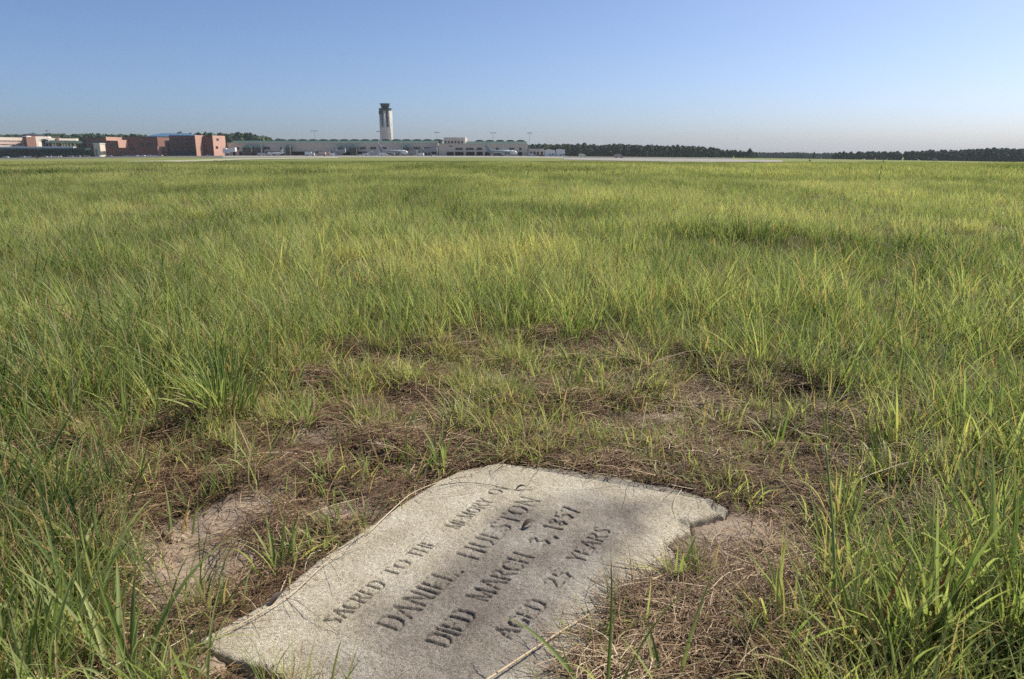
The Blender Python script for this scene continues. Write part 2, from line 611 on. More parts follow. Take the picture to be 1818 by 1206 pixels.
def paving(name, lo, hi):
    m, nt, b, out = new_mat(name)
    geo = nt.nodes.new('ShaderNodeNewGeometry')
    f = noise(nt, geo.outputs['Position'], 0.08, 6, 0.65)
    nt.links.new(ramp(nt, f, [(0.3, lo), (0.7, hi)]), b.inputs['Base Color'])
    b.inputs['Roughness'].default_value = 0.85
    return m
M_CONC = paving('pale_concrete_paving', (0.21, 0.197, 0.168), (0.29, 0.27, 0.23))
M_CONC2 = paving('grassy_concrete', (0.27, 0.27, 0.17), (0.37, 0.36, 0.24))
M_ASPH = paving('worn_asphalt', (0.085, 0.08, 0.08), (0.14, 0.13, 0.125))

strip('apron', [(395, 275.6), (650, 275.8), (909, 276.6), (1010, 277.6)], [(395, 280.4), (650, 279.6), (909, 280), (1010, 281.6)], M_CONC, 0.06)
strip('service_road', [(300, 277.2), (400, 276.6)], [(300, 279.4), (394, 280.6)], M_ASPH, 0.05)
strip('parking_lot', [(-60, 280.5), (150, 279.2), (300, 277.2)], [(-60, 283.4), (150, 281.6), (300, 279.6)], M_ASPH, 0.05)
strip('taxiway', [(105, 290.6), (240, 286.8), (330, 284.6), (430, 281.6), (600, 279.8)], [(105, 292.4), (240, 290.4), (330, 288.0), (430, 284.2), (600, 281.2)], M_CONC2, 0.10)
strip('runway', [(1000, 280.4), (1138, 281.2), (1300, 282.8), (1390, 285)], [(1000, 284.0), (1138, 286.6), (1300, 289.8), (1390, 291.4)], M_CONC, 0.10)
strip('runway_shoulder', [(1000, 278.4), (1138, 279.6), (1300, 281.0)], [(1000, 280.3), (1138, 281.1), (1300, 282.6)], M_ASPH, 0.10)
strip('runway_end', [(1512, 290.2), (1600, 292.4)], [(1512, 292.8), (1600, 294.4)], M_CONC, 0.12, 20)

# ------------------------------------------------------------------ the inscribed stone
FONT = {  # strokes of the capitals: (x0, y0, x1, y1, weight), width
 'A': (0.8, [(0.02, 0, 0.40, 1, .6), (0.40, 1, 0.80, 0, 1), (0.18, 0.36, 0.64, 0.36, .45)]),
 'C': (0.75, [(0.72, 0.84, 0.48, 1, .6), (0.48, 1, 0.2, 0.93, .7), (0.2, 0.93, 0.03, 0.62, 1), (0.03, 0.62, 0.03, 0.36, 1), (0.03, 0.36, 0.2, 0.07, 1), (0.2, 0.07, 0.48, 0, .7), (0.48, 0, 0.72, 0.16, .6)]),
 'D': (0.8, [(0.06, 0, 0.06, 1, 1), (0.0, 1, 0.42, 1, .5), (0.42, 1, 0.70, 0.84, .8), (0.70, 0.84, 0.78, 0.5, 1), (0.78, 0.5, 0.70, 0.16, 1), (0.70, 0.16, 0.42, 0, .8), (0.42, 0, 0, 0, .5)]),
 'E': (0.62, [(0.06, 0, 0.06, 1, 1), (0.0, 1, 0.58, 1, .45), (0.06, 0.52, 0.44, 0.52, .45), (0.0, 0, 0.60, 0, .45)]),
 'F': (0.58, [(0.06, 0, 0.06, 1, 1), (0.0, 1, 0.56, 1, .45), (0.06, 0.52, 0.42, 0.52, .45)]),
 'G': (0.8, [(0.72, 0.84, 0.48, 1, .6), (0.48, 1, 0.2, 0.93, .7), (0.2, 0.93, 0.03, 0.62, 1), (0.03, 0.62, 0.03, 0.36, 1), (0.03, 0.36, 0.2, 0.07, 1), (0.2, 0.07, 0.48, 0, .7), (0.48, 0, 0.7, 0.1, .6), (0.7, 0.1, 0.7, 0.42, 1), (0.5, 0.42, 0.8, 0.42, .45)]),
 'H': (0.82, [(0.06, 0, 0.06, 1, 1), (0.76, 0, 0.76, 1, 1), (0.06, 0.52, 0.76, 0.52, .45)]),
 'I': (0.2, [(0.1, 0, 0.1, 1, 1), (0.0, 1, 0.2, 1, .4), (0.0, 0, 0.2, 0, .4)]),
 'L': (0.6, [(0.06, 0, 0.06, 1, 1), (0.0, 0, 0.58, 0, .5), (0.58, 0, 0.6, 0.18, .5)]),
 'M': (1.0, [(0.08, 0, 0.08, 1, .6), (0.08, 1, 0.48, 0.05, 1), (0.48, 0.05, 0.90, 1, .5), (0.90, 1, 0.90, 0, 1)]),
 'N': (0.86, [(0.08, 0, 0.08, 1, .6), (0.08, 1, 0.78, 0, 1), (0.78, 0, 0.78, 1, .6)]),
 'O': (0.84, [(0.42, 1, 0.14, 0.86, .6), (0.14, 0.86, 0.02, 0.5, 1), (0.02, 0.5, 0.14, 0.14, 1), (0.14, 0.14, 0.42, 0, .6), (0.42, 0, 0.70, 0.14, .6), (0.70, 0.14, 0.82, 0.5, 1), (0.82, 0.5, 0.70, 0.86, 1), (0.70, 0.86, 0.42, 1, .6)]),
 'R': (0.78, [(0.06, 0, 0.06, 1, 1), (0.0, 1, 0.42, 1, .5), (0.42, 1, 0.62, 0.9, .8), (0.62, 0.9, 0.64, 0.68, 1), (0.64, 0.68, 0.42, 0.52, .7), (0.42, 0.52, 0.06, 0.52, .45), (0.36, 0.52, 0.76, 0, 1)]),
 'S': (0.6, [(0.54, 0.86, 0.34, 1, .6), (0.34, 1, 0.1, 0.9, .7), (0.1, 0.9, 0.1, 0.66, 1), (0.1, 0.66, 0.5, 0.36, 1), (0.5, 0.36, 0.52, 0.12, 1), (0.52, 0.12, 0.28, 0, .7), (0.28, 0, 0.04, 0.14, .6)]),
 'T': (0.72, [(0.36, 0, 0.36, 1, 1), (0.0, 1, 0.72, 1, .5), (0.0, 1, 0.0, 0.86, .5), (0.72, 1, 0.72, 0.86, .5)]),
 'U': (0.8, [(0.08, 1, 0.08, 0.25, 1), (0.08, 0.25, 0.24, 0.02, .9), (0.24, 0.02, 0.52, 0.02, .6), (0.52, 0.02, 0.72, 0.25, .6), (0.72, 0.25, 0.72, 1, .6)]),
 'Y': (0.76, [(0.02, 1, 0.38, 0.46, 1), (0.74, 1, 0.38, 0.46, .5), (0.38, 0.46, 0.38, 0, 1)]),
 '1': (0.3, [(0.16, 0, 0.16, 1, 1), (0.0, 0.8, 0.16, 1, .5)]),
 '2': (0.6, [(0.04, 0.78, 0.24, 1, .6), (0.24, 1, 0.5, 0.88, .9), (0.5, 0.88, 0.48, 0.6, 1), (0.48, 0.6, 0.02, 0.02, .8), (0.02, 0.02, 0.58, 0.02, .9)]),
 '3': (0.55, [(0.04, 0.84, 0.26, 1, .7), (0.26, 1, 0.48, 0.82, .9), (0.48, 0.82, 0.22, 0.55, .7), (0.22, 0.55, 0.52, 0.3, .9), (0.52, 0.3, 0.3, 0.0, 1), (0.3, 0.0, 0.02, 0.14, .8)]),
 '5': (0.58, [(0.5, 1, 0.12, 1, .6), (0.12, 1, 0.08, 0.56, .8), (0.08, 0.56, 0.38, 0.6, .7), (0.38, 0.6, 0.54, 0.34, 1), (0.54, 0.34, 0.34, 0.02, 1), (0.34, 0.02, 0.04, 0.1, .8)]),
 '7': (0.58, [(0.02, 0.86, 0.04, 1, .6), (0.04, 1, 0.56, 1, .7), (0.56, 1, 0.24, 0, 1)]),
 '8': (0.58, [(0.28, 1, 0.08, 0.8, .8), (0.08, 0.8, 0.5, 0.3, 1), (0.5, 0.3, 0.28, 0, .9), (0.28, 0, 0.06, 0.22, .8), (0.06, 0.22, 0.5, 0.78, .7), (0.5, 0.78, 0.28, 1, .8)]),
 '.': (0.2, [(0.1, 0.02, 0.12, 0.06, 1.3)]),
 ',': (0.2, [(0.12, 0.06, 0.04, -0.14, 1.0)]),
}
LINES = [  # stem bottom, stem top in frame pixels; stroke half width; words with baseline ends
 ((597, 1107), (569, 1098), .0027, [('SACRED', (597, 1108), (686, 1037)), ('TO', (700, 1024), (733, 999)), ('THE', (744, 991), (776, 965)),
                                    ('MEMORY', (812, 940), (875, 890)), ('OF', (884, 880), (906, 865))]),
 ((705, 1118), (665, 1104), .0036, [('DANIEL.', (705, 1118), (821, 1015)), ('HUESTON', (847, 994), (957, 889))]),
 ((792, 1146), (752, 1134), .0036, [('DIED', (792, 1147), (848, 1091)), ('MARCH', (862, 1069), (948, 989)), ('3,', (968, 969), (988, 951)), ('1857', (995, 941), (1031, 905))]),
 ((905, 1134), (872, 1122), .0030, [('AGED', (907, 1135), (973, 1073)), ('25', (990, 1043), (1017, 1019)), ('YEARS', (1034, 998), (1085, 941))]),
]

def build_slab():
    step = 0.0021
    lo = SLAB.min(0) - 0.02; hi = SLAB.max(0) + 0.02
    xs = np.arange(lo[0], hi[0], step); ys = np.arange(lo[1], hi[1], step)
    gx, gy = np.meshgrid(xs, ys)
    px, py = gx.ravel(), gy.ravel()
    wob = (fbm(px * 34, py * 34, 71, 3) - 0.5) * 0.009
    sd = poly_sd(px, py, SLAB) + wob
    z = np.full(px.shape, SLAB_Z)
    z += (fbm(px * 5, py * 5, 77, 3) - 0.5) * 0.006
    z += (fbm(px * 90, py * 90, 78, 3) - 0.5) * 0.0022 + (vnoise(px * 260, py * 260, 79) - 0.5) * 0.0011
    # rounded, crumbled rim
    z -= 0.004 * smooth(-0.010, 0.0, sd) + 0.075 * smooth(-0.002, 0.012, sd)
    # lower ledge along the far edge
    ea = gpoly([(870, 819), (905, 826), (1060, 852), (1190, 876), (1252, 887), (1262, 905), (1300, 915), (1330, 880), (900, 780)], SLAB_Z)
    es = poly_sd(px, py, ea) + wob * 0.35
    ledge = 1 - smooth(-0.004, 0.003, es)
    z -= ledge * (0.011 + (fbm(px * 40, py * 40, 5, 3) - 0.5) * 0.007)
    # chipped dent by the broken right edge
    cd = gpoly([(1212, 925), (1226, 936), (1196, 950), (1186, 958)], SLAB_Z)
    z -= 0.010 * np.exp(-(poly_sd(px, py, cd).clip(0) / 0.012) ** 2)
    groove = np.zeros(px.shape)
    for (b0, t0, hw, words) in LINES:
        B0 = np.array(gp(*b0, SLAB_Z)); up = np.array(gp(*t0, SLAB_Z)) - B0
        for (txt, p0, p1) in words:
            P0 = np.array(gp(*p0, SLAB_Z)); bv = np.array(gp(*p1, SLAB_Z)) - P0
            gap = 0.26
            tot = sum(FONT[c][0] for c in txt) + gap * (len(txt) - 1)
            cx = 0.0
            for ch in txt:
                w, st = FONT[ch]
                jx, jy = random.uniform(-.02, .02), random.uniform(-.03, .03)
                for (x0, y0, x1, y1, wt) in st:
                    A = P0 + bv * ((cx + x0 + jx) / tot) + up * (y0 + jy)
                    Bq = P0 + bv * ((cx + x1 + jx) / tot) + up * (y1 + jy)
                    h = hw * (0.45 + 0.62 * wt)
                    m = (px > min(A[0], Bq[0]) - h * 2) & (px < max(A[0], Bq[0]) + h * 2) & (py > min(A[1], Bq[1]) - h * 2) & (py < max(A[1], Bq[1]) + h * 2)
                    d = seg_dist(px[m], py[m], A, Bq)
                    g = np.clip(1.25 - d / h, 0, 1)
                    groove[m] = np.maximum(groove[m], g * (0.45 + 0.55 * wt))
                cx += w + gap
    worn = 0.78 + 0.45 * fbm(px * 18, py * 18, 90, 3)
    groove = np.clip(groove * worn, 0, 1)
    z -= groove * 0.0060
    stain_poly = gpoly([(590, 1140), (640, 1062), (712, 1015), (800, 965), (850, 905), (930, 890), (985, 868), (1060, 862), (1130, 880), (1180, 890),
                        (1170, 950), (1140, 1000), (1090, 1050), (1040, 1130), (960, 1230), (700, 1340), (560, 1300), (545, 1180)], SLAB_Z)
    ssd = poly_sd(px, py, stain_poly) + (fbm(px * 11, py * 11, 33, 4) - 0.5) * 0.10
    stain = (1 - smooth(-0.10, 0.035, ssd)) * (0.50 + 0.85 * fbm(px * 6, py * 6, 44, 3))
    keep = sd < 0.013
    nx = len(xs)
    K2 = keep.reshape(gx.shape)
    qm = K2[:-1, :-1] & K2[1:, :-1] & K2[:-1, 1:] & K2[1:, 1:]
    ii, jj = np.nonzero(qm)
    idx = ii * nx + jj
    Q = np.stack([idx, idx + 1, idx + nx + 1, idx + nx], 1)
    used = np.unique(Q)
    remap = np.full(len(px), -1, np.int64); remap[used] = np.arange(len(used))
    V = np.stack([px, py, z], 1)[used]
    o = SLAB.mean(0)
    V[:, 0] -= o[0]; V[:, 1] -= o[1]
    A = {'stain': np.clip(stain, 0, 1)[used], 'groove': (groove * 0.9)[used], 'ledge': (ledge * 0.85)[used]}
    me = quads_mesh('gravestone', V, remap[Q], M_STONE, True, A)
    return link('gravestone', me, loc=(o[0], o[1], 0),
                label='flat weathered grave slab inscribed DANIEL. HUESTON, set in bare soil in the foreground', cat='gravestone')
slab = build_slab()

# ------------------------------------------------------------------ grass
def blades(n, rad, h, w, lean, bend, segs, rng, three=False, droop=0.0, gridded=False):
    """n blades as strips; returns V, faces, rnd, along"""
    V = []; Fc = []; R = []; T = []
    cols = 3 if three else 2
    for i in range(n):
        rr = rad * math.sqrt(rng.random()); a = rng.random() * 6.283
        if gridded:
            bx, by = rng.uniform(-rad, rad), rng.uniform(-rad, rad)
        else:
            bx, by = rr * math.cos(a), rr * math.sin(a)
        az = a + rng.normal(0, 0.9) if not gridded else rng.random() * 6.283
        H = rng.uniform(*h) * (0.72 if rng.random() < 0.25 else 1)
        W = rng.uniform(*w)
        l0 = abs(rng.normal(0, lean)) + 0.35 * lean * rr / max(rad, 1e-6)
        cv = rng.uniform(*bend)
        dx, dy = math.cos(az), math.sin(az)
        tw = az + math.pi / 2 + rng.normal(0, 0.5)
        sx, sy = math.cos(tw), math.sin(tw)
        p = np.array([bx, by, -0.015]); rnd = rng.random()
        n0 = len(V)
        for s in range(segs + 1):
            t = s / segs
            ww = W * (0.75 + 0.5 * min(t * 3, 1)) * (1 - t ** 2.2) * 0.5 + W * 0.02
            off = np.array([sx * ww, sy * ww, 0])
            if three:
                V.append(p - off); V.append(p + np.array([dx, dy, -0.5]) * ww * 0.55); V.append(p + off)
            else:
                V.append(p - off); V.append(p + off)
            R += [rnd] * cols; T += [t] * cols
            ph = l0 + cv * (t + 0.5 / segs) ** 1.6
            st = H / segs
            p = p + np.array([math.sin(ph) * dx, math.sin(ph) * dy, math.cos(ph)]) * st
        for s in range(segs):
            for c in range(cols - 1):
                q = n0 + s * cols + c
                Fc.append((q, q + 1, q + cols + 1, q + cols))
    return np.array(V), np.array(Fc), R, T

def proto_collection(name, meshes):
    c = bpy.data.collections.new(name)
    for i, me in enumerate(meshes):
        o = bpy.data.objects.new('%s_%02d' % (name, i), me)
        c.objects.link(o)
    return c

def scatter(name, coll, P, rot, scale, idx, tint, label=None, cat=None, loc=(0, 0, 0)):
    me = bpy.data.meshes.new(name)
    P = np.asarray(P, np.float32)
    me.vertices.add(len(P)); me.vertices.foreach_set('co', P.ravel())
    a = me.attributes.new('rot', 'FLOAT_VECTOR', 'POINT'); a.data.foreach_set('vector', np.asarray(rot, np.float32).ravel())
    a = me.attributes.new('scl', 'FLOAT', 'POINT'); a.data.foreach_set('value', np.asarray(scale, np.float32))
    a = me.attributes.new('pick', 'INT', 'POINT'); a.data.foreach_set('value', np.asarray(idx, np.int32))
    a = me.attributes.new('tint', 'FLOAT', 'POINT'); a.data.foreach_set('value', np.asarray(tint, np.float32))
    o = link(name, me, kind='stuff', label=label, cat=cat)
    g = bpy.data.node_groups.new(name + '_nodes', 'GeometryNodeTree')
    g.interface.new_socket('Geometry', in_out='INPUT', socket_type='NodeSocketGeometry')
    g.interface.new_socket('Geometry', in_out='OUTPUT', socket_type='NodeSocketGeometry')
    gi = g.nodes.new('NodeGroupInput'); go = g.nodes.new('NodeGroupOutput')
    ci = g.nodes.new('GeometryNodeCollectionInfo')
    ci.inputs['Collection'].default_value = coll
    ci.inputs['Separate Children'].default_value = True
    ci.inputs['Reset Children'].default_value = True
    ip = g.nodes.new('GeometryNodeInstanceOnPoints')
    ip.inputs['Pick Instance'].default_value = True
    def na(nm, dt):
        n = g.nodes.new('GeometryNodeInputNamedAttribute'); n.data_type = dt
        n.inputs['Name'].default_value = nm
        return [s for s in n.outputs if s.enabled and s.name == 'Attribute'][0]
    e2r = g.nodes.new('FunctionNodeEulerToRotation')
    g.links.new(na('rot', 'FLOAT_VECTOR'), e2r.inputs[0])
    g.links.new(gi.outputs[0], ip.inputs['Points'])
    g.links.new(ci.outputs[0], ip.inputs['Instance'])
    g.links.new(na('pick', 'INT'), ip.inputs['Instance Index'])
    g.links.new(e2r.outputs[0], ip.inputs['Rotation'])
    g.links.new(na('scl', 'FLOAT'), ip.inputs['Scale'])
    g.links.new(ip.outputs[0], go.inputs[0])
    md = o.modifiers.new('scatter', 'NODES'); md.node_group = g
    return o

rg = np.random.default_rng(5)
def gm(nm, *a, mat=None, **k):
    V, Fq, R, T = blades(*a, rg, **k)
    return quads_mesh(nm, V, Fq, mat or M_GRASS, True, {'rnd': R, 'along': T})

TALL = [gm('tall', 13, .040, (.13, .34), (.0022, .0044), .30, (.1, 1.7), 6) for _ in range(7)]
WIDE = [gm('wide', 9, .022, (.14, .32), (.0055, .0085), .26, (.2, 1.1), 7, three=True) for _ in range(4)]
SHORT = [gm('short', 8, .020, (.04, .13), (.0020, .0042), .42, (.2, 1.5), 4) for _ in range(5)]
LOWS = [gm('vlow', 16, .045, (.06, .17), (.0024, .0044), .75, (.2, 1.6), 5) for _ in range(5)]
SPIKE = [gm('stalk', 2, .010, (.34, .46), (.0016, .0022), .12, (.05, .5), 6) for _ in range(3)]
c_near = proto_collection('grass_near', TALL + WIDE + SHORT + SPIKE + LOWS)      # order by name suffix
MID = [gm('mid', 130, .20, (.10, .30), (.0034, .0064), .34, (.1, 1.5), 4, gridded=True) for _ in range(5)]
c_mid = proto_collection('grass_mid', MID)
FAR = [gm('farp', 230, .62, (.13, .30), (.010, .017), .22, (.1, .9), 2, gridded=True) for _ in range(5)]
c_far = proto_collection('grass_far', FAR)

def wedge(n, r0, r1, half=0.80):
    th = RNG.uniform(-half, half, n)
    r = np.sqrt(RNG.uniform(r0 * r0, r1 * r1, n))
    return r * np.sin(th), r * np.cos(th)

def tone(x, y):
    """tint patches, hollow shade included: 0 dark green .. 1 dry yellow"""
    t = 0.44 + (fbm(x * 0.55, y * 0.35, 61, 4) - 0.5) * 0.80 + (fbm(x * 0.16, y * 0.12, 66, 3) - 0.5) * 0.3 + (fbm(x * 3.1, y * 3.1, 62, 2) - 0.5) * 0.35
    t = t + 0.10 * smooth(0.5, 2.5, x) * (1 - smooth(7, 14, y)) + 0.10 * smooth(4, 30, y)
    hx, hy = gp(1405, 455)
    t = t - 0.60 * np.exp(-(((x - hx) / 0.95) ** 2 + ((y - hy - .4) / .8) ** 2)) - 0.4 * np.exp(-(((x - hx - 2.2) / 1.3) ** 2 + ((y - hy + .3) / .6) ** 2))  # hollow's shade and its darker grass put into the tint
    hx, hy = gp(1100, 400)
    t = t - 0.45 * np.exp(-(((x - hx) / .7) ** 2 + ((y - hy) / .5) ** 2))
    return t

def rotz(n, tilt=0.10):
    return np.stack([RNG.normal(0, tilt, n), RNG.normal(0, tilt, n), RNG.uniform(0, 6.283, n)], 1)

# --- near, individual tufts
A_ = 0.80 * (8.5 ** 2 - 0.62 ** 2)
n = int(A_ * 430)
x, y = wedge(n, 0.62, 8.5)
r = np.hypot(x, y)
sdb = poly_sd(x, y, BARE) + (fbm(x * 5, y * 5, 91, 3) - 0.5) * 0.34
dens = smooth(-0.04, 0.09, sdb)
gaps = smooth(0.36, 0.52, fbm(x * 4.6, y * 4.6, 13, 3))
hx, hy = gp(1415, 460)
hole = np.exp(-(((x - hx) / 0.50) ** 2 + ((y - hy) / 0.42) ** 2))
far_sparse = 1 - 0.45 * smooth(3.5, 7.5, r)
prob = dens * (0.16 + 0.84 * gaps) * (1 - 0.7 * hole) * far_sparse
# scrappy short zone on the right between the bare soil and the tall stand
gx_, gy_ = gp(1600, 880)
scrap = np.exp(-(((x - gx_) / 0.40) ** 2 + ((y - gy_) / 0.42) ** 2))
gx_, gy_ = gp(60, 860)
scrap = np.maximum(scrap, .6 * np.exp(-(((x - gx_) / 0.30) ** 2 + ((y - gy_) / 0.3) ** 2)))
prob *= 1 - 0.45 * scrap
ok = RNG.random(n) < prob
x, y, r, scrap, sdb = x[ok], y[ok], r[ok], scrap[ok], sdb[ok]
n1 = len(x)
pick = RNG.integers(0, 7, n1)
wide = (RNG.random(n1) < 0.12 + 0.35 * (1 - smooth(1.2, 2.2, r)))
pick[wide] = RNG.integers(7, 11, wide.sum())
shortm = RNG.random(n1) < (0.15 + 0.6 * scrap)
pick[shortm] = RNG.integers(11, 16, shortm.sum())
sp = RNG.random(n1) < 0.012 * smooth(2.5, 4, r)
pick[sp] = RNG.integers(16, 19, sp.sum())
lowm = (RNG.random(n1) < 0.34) & ~sp
pick[lowm] = RNG.integers(19, 24, lowm.sum())
hsc = 0.55 + 0.85 * fbm(x * 2.1, y * 2.1, 14, 3)
scale = hsc * RNG.uniform(0.75, 1.2, n1) * (0.86 + 0.14 * smooth(0.0, 0.5, sdb))
scale *= 0.62 + 0.38 * smooth(0.9, 2.2, r)
P1 = np.stack([x, y, terrain(x, y)], 1); R1 = rotz(n1, 0.12); T1 = tone(x, y) + RNG.normal(0, .09, n1)
# --- dense stands that close in on the clearing at both lower corners and the upper left
ex_, ey_, es_ = [], [], []
for (u, v, rx, ry, k, sc) in [(1790, 1150, .17, .20, 130, .9), (1850, 950, .22, .3, 110, .85), (1640, 1250, .14, .12, 60, .75), (20, 1180, .16, .16, 110, .8), (-40, 960, .20, .28, 120, .8),
                              (120, 1290, .12, .10, 50, .7), (1500, 1290, .12, .08, 30, .6), (40, 780, .3, .22, 90, .8), (280, 690, .25, .16, 70, .95), (430, 680, .18, .12, 40, .9), (1740, 770, .25, .2, 80, .9)]:
    cx, cy = gp(u, v)
    ex_.append(cx + RNG.normal(0, rx, k)); ey_.append(cy + RNG.normal(0, ry, k)); es_.append(sc * RNG.uniform(.65, 1.2, k))
ex_ = np.concatenate(ex_); ey_ = np.concatenate(ey_); es_ = np.concatenate(es_)
k_ = (poly_sd(ex_, ey_, SLAB) > .12) & (np.hypot(ex_, ey_) > .78) & (poly_sd(ex_, ey_, BARE) > -.10)
ex_, ey_, es_ = ex_[k_], ey_[k_], es_[k_]; n3 = len(ex_)
pk3 = RNG.integers(0, 11, n3)
P1 = np.vstack([P1, np.stack([ex_, ey_, terrain(ex_, ey_)], 1)]); R1 = np.vstack([R1, rotz(n3, .14)])
T1 = np.concatenate([T1, tone(ex_, ey_) + .06 + RNG.normal(0, .12, n3)]); scale = np.concatenate([scale, es_]); pick = np.concatenate([pick, pk3])
# --- sprigs on the bare soil
n = 14500
lo = BARE.min(0); hi = BARE.max(0)
x = RNG.uniform(lo[0], hi[0], n); y = RNG.uniform(lo[1], hi[1], n)
ins = poly_sd(x, y, BARE) < 0.05
sl = poly_sd(x, y, SLAB)
cl = smooth(0.40, 0.62, fbm(x * 6.5, y * 6.5, 19, 3))
upl = smooth(1.9, 2.7, y) * 0.38
lft = 1 - smooth(-0.2, 0.5, x)
pr = (0.03 + 0.9 * cl * (0.20 + 0.35 * (1 - smooth(0.0, 0.08, sl)) + upl * (.8 + 1.5 * lft))) * (sl > 0.004)
for (u, v, ru) in TAN_PATCH:
    cx, cy = gp(u, v)
    pr = pr * (1 - 0.9 * np.exp(-(((x - cx) / ru) ** 2 + ((y - cy) / ru) ** 2)))
ok = ins & (RNG.random(n) < pr) & (y > 0.8)
x, y = x[ok], y[ok]; n2 = len(x)
P2 = np.stack([x, y, terrain(x, y)], 1); R2 = rotz(n2, 0.25)
pk2 = RNG.integers(11, 16, n2); ll = RNG.random(n2) < .25; pk2[ll] = RNG.integers(19, 24, ll.sum()); bigs = RNG.random(n2) < 0.13; pk2[bigs] = RNG.integers(0, 7, bigs.sum())
S2 = np.where(bigs, RNG.uniform(.30, .65, n2), RNG.uniform(.5, 1.25, n2)); T2 = 0.55 + RNG.normal(0, .18, n2)
scatter('grass', c_near, np.vstack([P1, P2]), np.vstack([R1, R2]), np.concatenate([scale, S2]), np.concatenate([pick, pk2]),
        np.clip(np.concatenate([T1, T2]), 0, 1))
# --- middle distance
n = int(0.80 * (27 ** 2 - 7.6 ** 2) * 11)
x, y = wedge(n, 7.6, 27)
ok = RNG.random(n) < 0.68 + 0.32 * smooth(0.30, 0.5, fbm(x * 1.1, y * 1.1, 23, 3))
x, y = x[ok], y[ok]; n = len(x)
sc_ = (0.72 + 0.5 * fbm(x * 0.5, y * 0.5, 24, 3)) * RNG.uniform(.8, 1.15, n)
scatter('meadow_grass', c_mid, np.stack([x, y, terrain(x, y)], 1), rotz(n, .05), sc_, RNG.integers(0, 5, n), np.clip(tone(x, y) + RNG.normal(0, .07, n), 0, 1))
# --- far
n = int(0.80 * (104 ** 2 - 25 ** 2) * 1.25)
x, y = wedge(n, 25, 104)
ok = RNG.random(n) < 0.5 + 0.5 * smooth(0.3, 0.5, fbm(x * 0.3, y * 0.3, 27, 3))
x, y = x[ok], y[ok]; n = len(x)
sc_ = (0.75 + 0.5 * fbm(x * 0.2, y * 0.2, 28, 3)) * RNG.uniform(.8, 1.15, n)
scatter('distant_grass', c_far, np.stack([x, y, terrain(x, y)], 1), rotz(n, .03), sc_, RNG.integers(0, 5, n), np.clip(tone(x * .4, y * .3) - .34 * smooth(66, 84, y) + RNG.normal(0, .07, n), 0, 1))

# ------------------------------------------------------------------ straw, thatch and soil crumbs
def straw_cluster(n, rad, ln, w, rng, lift=0.012):
    V = []; Fc = []; R = []
    for i in range(n):
        a = rng.random() * 6.283; x0, y0 = rng.normal(0, rad), rng.normal(0, rad)
        L = rng.uniform(*ln); W = rng.uniform(*w); k = rng.normal(0, 9); z0 = rng.uniform(.001, lift); rz = rng.normal(0, .22)
        rnd = rng.random(); n0 = len(V); S = 5
        x1, y1, z1 = x0, y0, z0
        for s in range(S + 1):
            nx_, ny_ = -math.sin(a), math.cos(a)
            ww = W * (1 - 0.5 * s / S) * .5
            V += [(x1 - nx_ * ww, y1 - ny_ * ww, z1), (x1, y1, z1 + W * .35), (x1 + nx_ * ww, y1 + ny_ * ww, z1)]
            R += [rnd] * 3
            a += k * L / S + rng.normal(0, .12); rz2 = rz * (1 - 1.6 * s / S)
            x1 += math.cos(a) * L / S; y1 += math.sin(a) * L / S; z1 = max(.0005, z1 + rz2 * L / S)
        for s in range(S):
            for c in range(2):
                q = n0 + s * 3 + c
                Fc.append((q, q + 1, q + 4, q + 3))
    return quads_mesh('straw', V, np.array(Fc), M_STRAW, True, {'rnd': R})
rs = np.random.default_rng(9)
STR = [straw_cluster(11, .035, (.03, .12), (.0010, .0020), rs) for _ in range(5)] + [straw_cluster(5, .03, (.10, .26), (.0013, .0024), rs, .02) for _ in range(3)] + [straw_cluster(16, .030, (.02, .07), (.0012, .0030), rs, .022) for _ in range(4)]
c_straw = proto_collection('straw', STR)
PILE = [(1225, 1110, .09, .13), (1285, 1150, .11, .12), (1190, 1170, .07, .08), (1110, 1230, .06, .05), (1400, 1030, .07, .05),
        (300, 1010, .10, .09), (760, 775, .2, .05), (1190, 720, .22, .06), (880, 665, .2, .05), (1300, 800, .25, .05), (1080, 800, .2, .04)]
n = 34000
x = RNG.uniform(lo[0] - .2, hi[0] + .2, n); y = RNG.uniform(0.75, hi[1] + .3, n)
pile = np.zeros(n)
for (u, v, ru, h_) in PILE:
    cx, cy = gp(u, v); pile = np.maximum(pile, np.exp(-(((x - cx) / ru) ** 2 + ((y - cy) / ru) ** 2)))
sl = poly_sd(x, y, SLAB)
flatp = np.zeros(n)
for (u, v, ru) in TAN_PATCH:
    cx, cy = gp(u, v); flatp = np.maximum(flatp, np.exp(-(((x - cx) / ru / 1.15) ** 2 + ((y - cy) / ru) ** 2) ** 1.6))
darkm = RNG.random(n) < .56
pr = np.clip(0.05 + 0.50 * smooth(.46, .64, fbm(x * 4, y * 4, 41, 3)) + 0.7 * pile, 0, 1)
pr = np.where(darkm, .55 * (.5 + 1.0 * smooth(.35, .6, fbm(x * 9, y * 9, 43, 3))) * (1 - .97 * flatp), pr * (1 - .85 * flatp))
pr = np.where(sl < 0.03, 0.0, pr)
ok = (RNG.random(n) < pr) & (poly_sd(x, y, BARE) < 0.25)
x, y, pile, darkm = x[ok], y[ok], pile[ok], darkm[ok]
